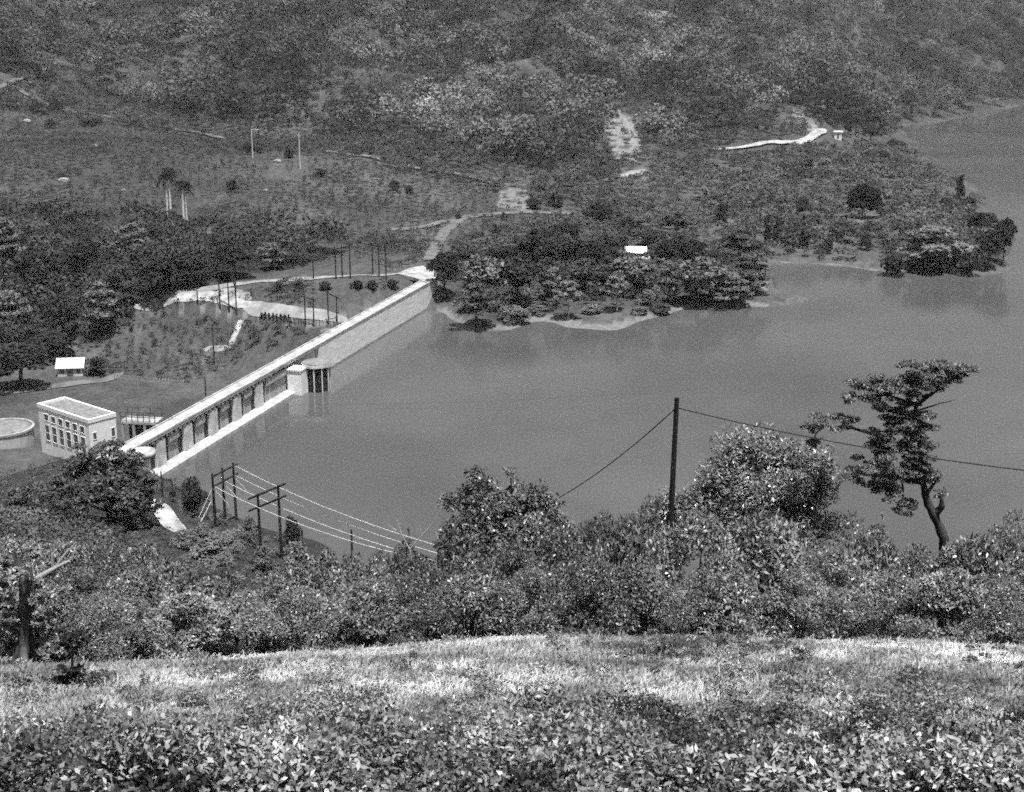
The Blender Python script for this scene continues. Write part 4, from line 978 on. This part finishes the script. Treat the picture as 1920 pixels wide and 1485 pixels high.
# ------------------------------------------------------------------ near shrubs
def make_shrub(name, seed, n_leaf, L, W, m='leaf_near', h=5.0, rad=2.4, nb=46, tall=False, twig=14):
    rng = np.random.default_rng(seed); blobs = []
    for i in range(nb):
        a = rng.uniform(0, TAU); r = rad * math.sqrt(rng.uniform(0, 1)); top = h * (1 - .55 * (r / rad) ** 2) if not tall else h * (1 - .75 * (r / rad))
        z = top * rng.uniform(.25, .95) if rng.uniform() < .45 else top * rng.uniform(.8, .98)
        s = rng.uniform(.4, .95); blobs.append((r * math.cos(a), r * math.sin(a), max(z - .2, .4), s, s, s * .75))
    V, Q = blob_leaves(blobs, n_leaf, L, W, rng, low=-.3, thick=.22, up=.8, spread=.7, droop=.05, nrand=.35)
    SP = []
    for i in range(16):
        b = blobs[rng.integers(0, len(blobs))]; a = rng.uniform(0, TAU); t = np.linspace(0, 1, 12); ln_ = rng.uniform(.5, 1.3)
        SP.append(np.stack([b[0] + t * ln_ * .5 * math.cos(a), b[1] + t * ln_ * .5 * math.sin(a), b[2] + t * ln_ * rng.uniform(.5, .95)], 1))
    SP = np.repeat(np.concatenate(SP), 3, 0) + rng.normal(0, .05, (576, 3))
    V2, Q2 = leaf_quads(SP, unit(rng.normal(0, 1, (576, 3)) + np.array([0, 0, .4])), L * 1.1, W, rng, up=.9)
    Q = np.concatenate([Q, Q2 + len(V)]); V = np.concatenate([V, V2])
    root = empty(name); q = MB()
    for b in blobs[:twig]:
        e = np.array(b[:3]); s = np.array([rng.normal(0, .18), rng.normal(0, .18), -.4]); mid = s * .5 + e * .5 + np.array([0, 0, .25 * h]) * rng.uniform(.1, .6)
        q.tube([s, mid, e], [.06, .045, .015], 5)
    q.build('stems', M['bark'], root); link('foliage', np_mesh('foliage', V, Q), M[m], root); return root
SH = [Proto(make_shrub('shrub', 300 + i, (15000, 9000, 17000, 7000, 14000)[i], (.13, .19, .12, .2, .15)[i], (.07, .08, .06, .09, .06)[i], nb=(34, 30, 38, 26, 32)[i])) for i in range(5)]
SHT = [Proto(make_shrub('shrub', 320 + i, 10000, .16, .08, tall=True, nb=50)) for i in range(2)]
def shrub(u, vt, Y, wpx, label, group=None, tall=False, k=[0]):
    p = at(u, 1100, Y); p[2] = h1(p[0], p[1]); d = Y * cp_ + (CAM_Z - p[2]) * sp_
    h = at(u, vt, Y)[2] - p[2]; w = wpx * d / FPX
    L_ = SHT if tall else SH; pr = L_[k[0] % len(L_)]; k[0] += 1
    return pr.put((p[0], p[1], p[2]), (w / 5.0, w / 5.0, h / 5.2), (k[0] * 2.1) % TAU, label, 'shrub', group)
for u, vt, Y, w, lb in ((1050, 960, 47, 210, 'shrub right of the tall loose shrub, before the open water'), (1160, 940, 49, 190, 'shrub just left of the foreground pole'), (1215, 905, 54, 150, 'shrub rising behind the foreground pole'),
                        (860, 950, 48, 200, 'shrub left of the tall loose shrub with bare twig tops'), (960, 980, 44, 220, 'shrub in front of the tall loose shrub'), (1300, 930, 45, 260, 'bright leaved shrub right of the foreground pole'),
                        (1440, 930, 46, 280, 'bright leaved shrub below the big dark round bush'), (1570, 930, 52, 200, 'shrub between the big dark round bush and the ragged tree'), (1660, 960, 50, 200, 'shrub below the hanging foliage of the ragged tree'),
                        (1580, 1010, 42, 260, 'wide shrub at the grass edge under the ragged tree'), (1720, 1000, 47, 200, 'shrub at the foot of the ragged tree trunk'), (1830, 985, 46, 220, 'dark shrub right of the ragged tree trunk'), (1900, 925, 50, 190, 'tall dark shrub at the right picture edge'), (1960, 950, 46, 240, 'dark shrub cut by the right picture edge')):
    shrub(u, vt, Y, w, lb)
shrub(1092, 950, 51, 190, 'shrub standing halfway between the tall loose shrub and the foreground pole')
shrub(1128, 935, 53, 160, 'narrow shrub behind the bushes left of the foreground pole')
shrub(855, 915, 50, 150, 'ragged narrow shrub left of the two tall loose ones', None, True)
shrub(1885, 915, 48, 150, 'pointed leafy shrub at the right edge standing against the water', None, True)
G6 = 'hedge of leafy shrubs along the grass edge'
for u, vt, Y, w in ((30, 1050, 40, 220), (140, 1040, 42, 230), (260, 1050, 41, 230), (380, 1060, 42, 230), (480, 1055, 43, 220), (590, 1040, 43, 230), (700, 1035, 44, 220), (790, 1020, 44, 220),
                    (80, 1090, 37, 190), (200, 1100, 37, 200), (330, 1105, 37, 200), (450, 1100, 37.5, 200), (560, 1095, 37.5, 210), (670, 1080, 38, 200), (780, 1065, 38.5, 210), (880, 1050, 39, 210), (990, 1045, 39, 200), (1100, 1030, 39, 210), (1200, 1040, 39, 200),
                    (1300, 1050, 38.5, 200), (1400, 1060, 38.5, 210), (1500, 1050, 38.5, 200), (1680, 1060, 38, 210), (1790, 1060, 38, 210), (1890, 1060, 38, 200), (-60, 1030, 41, 230), (-30, 1080, 37, 200)):
    shrub(u, vt, Y, w, 'leafy shrub in the unbroken hedge along the edge of the grass', G6)
G7 = 'shrubs on the slope behind the hedge'
for u, vt, Y, w in ((20, 990, 70, 190), (110, 1000, 66, 190), (210, 1010, 64, 190), (310, 1015, 62, 180), (420, 1035, 62, 180), (520, 1045, 60, 170), (620, 1030, 60, 170), (700, 1005, 58, 160), (780, 985, 56, 160), (60, 1000, 100, 150), (160, 1000, 105, 150), (270, 1010, 100, 140), (1100, 975, 56, 160), (1030, 945, 58, 150)):
    shrub(u, vt, Y, w, 'leafy shrub on the slope just behind the hedge', G7)

# custom near trees, shaped by masses given at their own distance
def mass_tree(name, label, Y, trunk_px, limbs_px, masses, m, seed, n_leaf, L, W, bark, ysp=1.0, low=-.5, sub=9, flat=.5, cat='tree', bs=(.22, .42), gauss=False):
    rng = np.random.default_rng(seed); b0 = at(trunk_px[0][0], trunk_px[0][1], Y); gz = h1(b0[0], b0[1])
    root = empty(name, (b0[0], b0[1], gz)); org = np.array([b0[0], b0[1], gz]); tag(root, label, cat)
    d = Y * cp_ + (CAM_Z - b0[2]) * sp_; px = d / FPX
    q = MB(); tp = [at(u, v, Y) - org for u, v, r in trunk_px]; rd = [r * px for u, v, r in trunk_px]
    first = tp[0].copy(); first[2] = -.6; first[0] += .25
    full = np.array([first] + tp); fr = np.array([rd[0] * 1.25] + rd); ti = np.linspace(0, len(full) - 1, len(full) * 4)
    fp_ = np.stack([np.interp(ti, np.arange(len(full)), full[:, j]) for j in range(3)], 1); fr_ = np.interp(ti, np.arange(len(full)), fr) * rng.uniform(.86, 1.14, len(ti))
    fp_[1:, :2] += rng.normal(0, .06, (len(ti) - 1, 2)) * fr_[1:, None]
    q.tube(list(fp_), list(fr_), 9); q.build('trunk', M[bark], root)
    for lm in limbs_px:
        q = MB(); q.tube([at(u, v, Y + dy) - org for u, v, r, dy in lm], [r * px for u, v, r, dy in lm], 7); q.build('limb', M[bark], root)
    blobs = []
    for (u, v, wx, hv, dy) in masses:
        cpt = at(u, v, Y + dy) - org; rx, rz = wx * px, hv * px
        for k in range(sub):
            e = rng.normal(0, .48, 3); e /= max(1, np.linalg.norm(e)); s = rng.uniform(*bs) * (rx + rz) / 2
            blobs.append((cpt[0] + e[0] * rx, cpt[1] + e[1] * rx * ysp, cpt[2] + e[2] * rz, s * 1.15, s * 1.15, s * flat))
    if gauss:
        B = np.array(blobs); ix = rng.choice(len(B), n_leaf, p=(B[:, 3] ** 2) / (B[:, 3] ** 2).sum()); D = rng.normal(0, 1, (n_leaf, 3)); D /= np.maximum(1, np.linalg.norm(D, axis=1, keepdims=True) / 1.5)
        V, Q = leaf_quads(B[ix, :3] + D * B[ix, 3:] * .86, unit(D + np.array([0, 0, .5])), L, W, rng, up=1.3, spread=.8, droop=.12)
    else:
        V, Q = blob_leaves(blobs, n_leaf, L, W, rng, low=low, thick=.42, up=.9, spread=.8, droop=.12)
    link('crown', np_mesh('crown', V, Q), M[m], root); return root
mass_tree('ragged_tree', 'tall ragged tree with a flat wind-swept top and long side arm, over the lake', 55,
          [(1772, 1015, 9), (1758, 980, 8), (1740, 945, 8), (1730, 905, 5.5), (1726, 850, 4.5), (1720, 790, 4), (1716, 740, 3), (1704, 700, 3)],
          [[(1752, 965, 8, 0), (1766, 950, 6, -.2), (1766, 938, 4, -.3), (1764, 926, 1.5, -.3)], [(1550, 796, 1.6, -.9), (1530, 812, 1.3, -1), (1522, 836, .8, -1)], [(1690, 893, 2.4, -.5), (1694, 925, 1.6, -.4), (1690, 955, .8, -.3)], [(1726, 850, 5, 0), (1690, 838, 4, -.3), (1640, 815, 3, -.6), (1590, 800, 2.5, -.8), (1530, 800, 1.5, -1)],
           [(1718, 760, 4, 0), (1770, 720, 3, .5), (1815, 692, 1.5, .8)], [(1718, 760, 4, 0), (1660, 740, 3, -.4), (1590, 745, 1.5, -.8)], [(1730, 905, 5, 0), (1680, 895, 4, -.6), (1620, 890, 2, -1)], [(1735, 930, 4, 0), (1752, 905, 3, .3), (1765, 890, 2, .4)], [(1720, 770, 2, 0), (1760, 757, 1.2, .2), (1790, 750, .8, .3)]],
          [(1720, 686, 52, 16, 0), (1775, 692, 46, 14, .5), (1806, 690, 30, 10, .7), (1826, 690, 18, 6, .8), (1790, 708, 26, 10, .6), (1665, 712, 48, 20, -.3), (1700, 716, 40, 24, .2), (1745, 712, 30, 20, .5), (1615, 732, 34, 20, -.6), (1588, 748, 20, 10, -.8), (1650, 745, 40, 18, -.4), (1715, 760, 34, 22, 0),
           (1690, 780, 36, 22, 0), (1730, 790, 24, 26, 0), (1660, 820, 34, 26, -.3), (1700, 830, 38, 30, 0), (1645, 860, 44, 26, -.4), (1690, 880, 44, 30, -.2), (1620, 890, 34, 22, -.6), (1670, 915, 40, 24, -.3), (1690, 945, 26, 22, -.3), (1740, 895, 26, 22, .2), (1765, 925, 12, 12, .2), (1728, 850, 26, 30, -.5), (1722, 800, 26, 26, -.5), (1725, 885, 24, 26, -.5), (1712, 740, 30, 22, -.4),
           (1550, 790, 44, 13, -.9), (1515, 800, 20, 10, -1), (1592, 795, 28, 12, -.8), (1522, 828, 16, 18, -1)],
          'leaf_tree', 401, 30000, .165, .06, 'bark', .9, -.6, 13, .4, 'tree', (.17, .36), True)
mass_tree('big_bush', 'big dense dark round bush with bright leaf whorls, between pole and ragged tree', 57,
          [(1440, 1000, 12), (1438, 950, 10), (1435, 900, 6)], [[(1438, 960, 7, 0), (1390, 900, 4, 0)], [(1438, 950, 7, 0), (1500, 890, 4, 0)]],
          [(1430, 870, 90, 48, 0), (1380, 890, 70, 44, -.6), (1480, 880, 70, 46, .4), (1520, 870, 40, 40, .5), (1340, 915, 54, 34, -.5), (1430, 930, 100, 40, -.6), (1510, 920, 50, 44, 0), (1420, 845, 50, 26, .2), (1300, 945, 50, 30, -.4), (1380, 950, 60, 30, -.8), (1440, 970, 110, 40, -.8), (1330, 980, 60, 40, -.8), (1250, 960, 40, 40, -.4), (1520, 970, 50, 40, -.4)],
          'leaf_glossy', 402, 52000, .19, .075, 'bark', 1.0, -.4, 14, .85, 'bush', (.28, .5), True)
mass_tree('tall_shrub', 'tall loose shrub with bare twig tops standing against the lake', 51,
          [(925, 1060, 4), (930, 1000, 3.4), (928, 950, 2.6), (915, 910, 1.8), (900, 876, 1)], [[(930, 1000, 2.5, 0), (960, 940, 1.8, 0), (957, 880, .9, 0)], [(930, 1010, 2.5, 0), (990, 950, 1.6, 0), (1020, 920, .9, 0)], [(928, 1010, 2.5, 0), (870, 950, 1.6, 0), (842, 925, .9, 0)], [(928, 950, 1.5, 0), (885, 905, 1.2, 0), (882, 880, .8, 0)]],
          [(893, 882, 18, 12, 0), (957, 884, 10, 12, 0), (905, 905, 34, 18, 0), (880, 925, 30, 18, .2), (985, 925, 40, 18, .2), (930, 940, 60, 22, 0), (1015, 945, 34, 22, .3), (845, 938, 18, 16, .2), (870, 965, 50, 26, -.2), (950, 975, 80, 30, -.3), (1020, 985, 50, 30, 0), (900, 1010, 90, 34, -.4), (990, 1015, 70, 34, -.4), (840, 1010, 40, 34, 0), (930, 1050, 120, 34, -.5)],
          'leaf_near', 405, 20000, .17, .08, 'wood_grey', .9, -.5, 12, .7, 'shrub', (.22, .45), True)
# left broken tree at the grass edge
mass_tree('broken_tree', 'old broken tree trunk with mottled bark and flared roots at the left grass edge', 35,
          [(40, 1240, 14), (44, 1190, 11), (46, 1130, 10), (42, 1080, 8), (34, 1042, 3)], [[(60, 1238, 6, .3), (57, 1180, 5, .2), (52, 1110, 5, .1), (50, 1060, 3, 0)], [(76, 1236, 5, .4), (66, 1160, 4, .3), (60, 1080, 3, .3), (50, 1035, 1.5, .3)], [(26, 1242, 7, -.2), (38, 1205, 6, -.1)], [(46, 1246, 8, -.5), (44, 1215, 7, -.2)], [(38, 1075, 3, 0), (25, 1035, 2, 0), (48, 1015, 1, 0)]],
          [(15, 1060, 34, 24, .3), (62, 1110, 22, 20, .8), (10, 1120, 24, 30, .5), (80, 1160, 20, 30, -.3), (20, 1180, 14, 40, -.2), (30, 1075, 26, 16, -.4), (90, 1110, 34, 24, -.2), (8, 1130, 16, 30, -.3), (50, 1030, 40, 18, .5), (95, 1215, 26, 18, -.3)], 'leaf_near', 403, 7500, .13, .06, 'bark_mottled', 1.0, -.4, 10, .7)
mass_tree('leafy_tree', 'big leafy tree hiding the foot of the power house and the near dam end', 187,
          [(205, 995, 7), (206, 960, 6), (208, 920, 5), (210, 880, 3)], [[(206, 960, 4, 0), (160, 900, 2, 0)], [(206, 950, 4, 0), (255, 890, 2, 0)], [(206, 960, 3, 0), (120, 930, 2, 0)]],
          [(200, 842, 40, 18, 0), (165, 858, 40, 20, 0), (235, 858, 30, 20, 0), (130, 885, 40, 20, 0), (185, 885, 60, 26, -1), (250, 885, 40, 24, -1), (275, 905, 24, 24, -1), (100, 915, 40, 24, 0), (160, 925, 60, 30, -2), (225, 925, 50, 32, -2), (270, 945, 28, 26, -2), (120, 955, 50, 28, -2), (190, 965, 60, 26, -3), (250, 975, 36, 22, -2)],
          'leaf_far', 406, 15000, .55, .3, 'bark', 1.0, -.3, 10, .8, 'tree', (.26, .48))
mass_tree('leafy_tree', 'leafy tree at the left picture edge below the round tank', 172,
          [(50, 1020, 7), (52, 980, 5), (50, 940, 3)], [[(52, 980, 4, 0), (15, 940, 2, 0)], [(52, 985, 4, 0), (90, 945, 2, 0)]],
          [(50, 925, 40, 16, 0), (10, 935, 36, 18, 0), (90, 940, 36, 18, 0), (40, 960, 60, 26, -1), (100, 975, 44, 24, -1), (-10, 975, 50, 28, -1), (60, 1000, 70, 26, -2)],
          'leaf_far', 407, 9000, .5, .28, 'bark', 1.0, -.3, 10, .8, 'tree', (.26, .48))
# pale bare branches in the hedge
def twigs(name, Y, lines, label, m='pale_bark', cat='dead branch'):
    b0 = at(lines[0][0][0], lines[0][0][1], Y); b0[2] = h1(b0[0], b0[1]); d = Y * cp_ + (CAM_Z - b0[2]) * sp_; px = d / FPX
    q = MB()
    for ln_ in lines:
        q.tube([at(u, v, Y) - b0 for u, v, r in ln_], [r * px for u, v, r in ln_], 6)
    o = q.build(name, M[m]); o.location = tuple(b0); return tag(o, label, cat)
twigs('dead_branches', 55, [[(775, 1065, 1.8), (768, 1030, 1.5), (752, 1000, 1.2), (744, 975, .8)], [(768, 1030, 1.2), (790, 1005, 1), (808, 985, .8), (822, 960, .5)], [(790, 1005, .9), (786, 985, .6)], [(744, 995, .8), (728, 985, .5)]], 'pale forked bare branches sticking out of the hedge before the wires')
twigs('dead_branches', 37.5, [[(912, 1115, 1.5), (920, 1080, 1.3), (926, 1055, .9), (932, 1040, .6)]], 'thin pale bare stem inside the hedge below the tall loose shrub')
twigs('dead_branches', 36, [[(70, 1085, 6), (95, 1070, 5), (112, 1060, 4), (130, 1052, 2)], [(100, 1066, 3), (98, 1040, 2.4), (106, 1030, 1.5)], [(104, 1064, 3), (125, 1035, 2), (140, 1020, 1)]], 'broken pale forked branch beside the old broken trunk')
# sapling on the grass at the left
mass_tree('sapling', 'small dark sapling standing in the grass below the broken trunk', 25.5,
          [(134, 1318, 3.5), (134, 1270, 3), (136, 1235, 2.2), (134, 1190, 1.4)], [[(134, 1290, 2, 0), (146, 1262, 1.4, 0)]],
          [(132, 1190, 26, 14, 0), (150, 1205, 18, 9, .1), (118, 1210, 16, 9, 0), (130, 1262, 26, 18, 0), (150, 1255, 18, 12, .1), (118, 1280, 16, 12, 0)], 'leaf_dark', 404, 1800, .11, .05, 'bark', 1.0, -.5, 7, .6, 'sapling')

# ------------------------------------------------------------------ grass and weeds on the near slope
rng = np.random.default_rng(51)
def ground_pts(n, y0, y1, seed, pw=1.0):
    rng = np.random.default_rng(seed)
    Y = np.sqrt(rng.uniform(0, 1, n) ** pw * (y1 ** 2 - y0 ** 2) + y0 ** 2); X = rng.uniform(-.6, .6, n) * (Y + 3)
    return X, Y, H(X, Y)
x, y, z = ground_pts(165000, 9.5, 37, 61)
u, v, d = proj(x, y, z)
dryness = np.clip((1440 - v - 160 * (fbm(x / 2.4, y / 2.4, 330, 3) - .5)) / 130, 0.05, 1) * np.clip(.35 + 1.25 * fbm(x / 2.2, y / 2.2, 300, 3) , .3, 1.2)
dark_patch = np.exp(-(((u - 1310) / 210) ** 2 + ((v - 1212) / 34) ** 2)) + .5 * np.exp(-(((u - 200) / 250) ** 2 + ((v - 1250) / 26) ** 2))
nb = 3
keep = rng.uniform(0, 1, len(x)) < np.clip(dryness * 2.2, .3, 1)
x, y, z, u, v, dryness, dark_patch = (q_[keep] for q_ in (x, y, z, u, v, dryness, dark_patch))
idx = np.repeat(np.arange(len(x)), nb); n = len(idx)
hgt = rng.uniform(.04, .14, n) * (.6 + .9 * fbm(x / 1.3, y / 1.3, 310, 2))[idx]
hgt[rng.uniform(0, 1, n) < .02] *= 2.0
a = rng.uniform(0, TAU, n); ln_ = rng.uniform(.15, .9, n)
base = np.stack([x[idx] + rng.normal(0, .05, n), y[idx] + rng.normal(0, .05, n), z[idx] - .02], 1)
dirv = np.stack([np.cos(a), np.sin(a), np.zeros(n)], 1); side = np.stack([-np.sin(a + .7), np.cos(a + .7), np.zeros(n)], 1) * (rng.uniform(.005, .012, n) * (1 + y[idx] / 22))[:, None]
m1 = base + dirv * (ln_ * hgt * .35)[:, None] + np.array([0, 0, 1]) * (hgt * .62)[:, None]
tip = base + dirv * (ln_ * hgt * 1.05)[:, None] + np.array([0, 0, 1]) * (hgt * (1 - .3 * ln_))[:, None]
Vg = np.stack([base - side, base + side, m1 + side * .75, m1 - side * .75, tip + side * .12, tip - side * .12], 1).reshape(-1, 3)
i6 = np.arange(n)[:, None] * 6
Qg = np.concatenate([i6 + np.array([[0, 1, 2, 3]]), i6 + np.array([[3, 2, 4, 5]])])
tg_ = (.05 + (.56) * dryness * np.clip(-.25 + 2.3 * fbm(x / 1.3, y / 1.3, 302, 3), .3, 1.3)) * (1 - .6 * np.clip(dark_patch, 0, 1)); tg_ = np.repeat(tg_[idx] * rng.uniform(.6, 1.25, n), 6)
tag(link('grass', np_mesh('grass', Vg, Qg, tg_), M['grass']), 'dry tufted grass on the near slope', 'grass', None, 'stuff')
# leafy weeds, thick towards the camera: whole plants of arching fronds
x, y, z = ground_pts(15000, 11, 36, 62, 1.3)
u, v, d = proj(x, y, z)
vv = v + 200 * (fbm(x / 2.4, y / 2.4, 330, 3) - .5) + 60 * (vnoise(x / .7, y / .7, 331) - .5)
dens = np.clip((vv - 1335) / 170, .05, 1); dens = np.maximum(dens, .9 * np.exp(-(((u - 1310) / 210) ** 2 + ((v - 1228) / 26) ** 2)))
dens = dens * np.clip((fbm(x / .8, y / .8, 345, 2) - .3) * 4.5, 0.05, 1)
k = rng.uniform(0, 1, len(x)) < dens * .22; x, y, z, v = x[k], y[k], z[k], v[k]
size = np.clip((v - 1120) / 220, .4, 1.15) * (.5 + 1.0 * fbm(x / 1.2, y / 1.2, 340, 2)) * rng.uniform(.7, 1.3, len(x))
ptone = .17 * rng.uniform(.3, 1.7, len(x)) * (.5 + 1.0 * fbm(x / 1.6, y / 1.6, 350, 2))
nf = 8; idx = np.repeat(np.arange(len(x)), nf); n = len(idx)
a = rng.uniform(0, TAU, n); el = rng.uniform(.5, 1.35, n); Ln = rng.uniform(.3, .6, n) * size[idx]
hz = np.stack([np.cos(a), np.sin(a)], 1); sd = np.stack([-np.sin(a), np.cos(a)], 1)
P, O, LL = [], [], []
for t in np.linspace(.22, 1, 10):
    rad = Ln * t * np.cos(el); zz = Ln * t * np.sin(el) - .55 * Ln * t ** 2
    pos = np.column_stack([x[idx] + hz[:, 0] * rad, y[idx] + hz[:, 1] * rad, z[idx] + zz])
    lf = Ln * .24 * (1.15 - .6 * t)
    for sgn in (-1, 1):
        o = unit(np.column_stack([sd * sgn + hz * .55, np.full(n, -.08)]))
        P.append(pos + o * (lf * .5)[:, None]); O.append(o); LL.append(lf)
P, O, LL = np.concatenate(P), np.concatenate(O), np.concatenate(LL); src = np.tile(idx, 20)
kk = rng.uniform(0, 1, len(P)) < .85; P, O, LL, src = P[kk], O[kk], LL[kk], src[kk]
Vw, Qw = leaf_quads(P, O, LL * 1.05, LL * .3, rng, up=1.0, spread=.3, droop=.15)
tw = np.repeat(ptone[src] * rng.uniform(.8, 1.2, len(P)), 4)
bx, by, bz = ground_pts(6800, 11, 36, 64, 1.25)
bu, bv, _d = proj(bx, by, bz)
vv = bv + 210 * (fbm(bx / 2.4, by / 2.4, 330, 3) - .5) + 70 * (vnoise(bx / .7, by / .7, 331) - .5)
dn = np.clip((vv - 1365) / 110, .075, 1); dn = np.maximum(dn, .85 * np.exp(-(((bu - 1310) / 220) ** 2 + ((bv - 1228) / 26) ** 2)))
k = rng.uniform(0, 1, len(bx)) < dn * .75 * np.clip((fbm(bx / .9, by / .9, 346, 2) - .28) * 5, .1, 1); bx, by, bz, bv = bx[k], by[k], bz[k], bv[k]
bR = np.clip((bv - 1120) / 240, .35, 1.0) * rng.uniform(.2, .62, len(bx)); bH = bR * rng.uniform(.6, 1.5, len(bx)) * (.6 + .9 * fbm(bx / 1.5, by / 1.5, 347, 2))
bt_ = .15 * rng.uniform(.15, 1.9, len(bx)) * (1 - .55 * np.exp(-(((bu[k] - 1330) / 260) ** 2 + ((bv - 1450) / 60) ** 2)))
K = (300 * np.clip(bR / .3, .4, 2.2)).astype(int); idx = np.repeat(np.arange(len(bx)), K); n = len(idx)
D = sphere_dirs(n, rng, -.1); lump = rng.integers(0, 6, n)
la = _hash(idx, lump, 5) * TAU; off = np.stack([np.cos(la), np.sin(la), _hash(idx, lump + 9, 6) * 1.5 - .3], 1) * .55
P = np.stack([bx, by, bz], 1)[idx] + np.array([0, 0, 1]) * (bH * .35)[idx][:, None] + (off + D * rng.uniform(.3, .55, n)[:, None]) * np.stack([bR, bR, bH * .55], 1)[idx]
nearf = np.clip(1.2 - by[idx] / 60, .7, 1.1)
V2, Q2 = leaf_quads(P, unit(D + off), (.085 * nearf), (.042 * nearf), rng, up=.8, spread=.8, droop=.1)
t2 = np.repeat(bt_[idx] * rng.uniform(.3, 2.0, n), 4)
# stalks
ks = rng.uniform(0, 1, len(bx)) < .3; sx_, sy_, sz_, sh_ = bx[ks], by[ks], bz[ks], bH[ks] * rng.uniform(.9, 1.5, ks.sum()) + .05; sh_ = np.minimum(sh_, .75)
ln2 = rng.normal(0, .25, (ks.sum(), 2)) * sh_[:, None]
w_ = .008; b3 = np.stack([sx_, sy_, sz_], 1); t3 = b3 + np.column_stack([ln2, sh_])
V3 = np.stack([b3 + [-w_, 0, 0], b3 + [w_, 0, 0], t3 + [w_ * .4, 0, 0], t3 - [w_ * .4, 0, 0]], 1).reshape(-1, 3); Q3 = np.arange(len(V3)).reshape(-1, 4)
Qw = np.concatenate([Qw, Q2 + len(Vw), Q3 + len(Vw) + len(V2)]); Vw = np.concatenate([Vw, V2, V3]); tw = np.concatenate([tw, t2, np.full(len(V3), .05)])
tag(link('weeds', np_mesh('weeds', Vw, Qw, tw), M['weed']), 'leafy ferny weeds covering the bottom of the near slope', 'weeds', None, 'stuff')

# ------------------------------------------------------------------ the air
hz = MB(); hz.box(-2750, 2750, -2750, 2750, float(min(GZ.min(), -22)) - 1.5, float(max(GZ.max(), CAM_Z)) + 20)
m = bpy.data.materials.new('valley_haze'); m.use_nodes = True; nt = m.node_tree
nt.nodes.remove(nt.nodes['Principled BSDF']); pv = nt.nodes.new('ShaderNodeVolumePrincipled')
pv.inputs['Color'].default_value = (.9, .9, .9, 1); pv.inputs['Density'].default_value = .0001
nt.links.new(pv.outputs[0], nt.nodes['Material Output'].inputs['Volume'])
tag(hz.build('haze', m), 'thin pale haze filling the valley', 'haze', None, 'stuff')
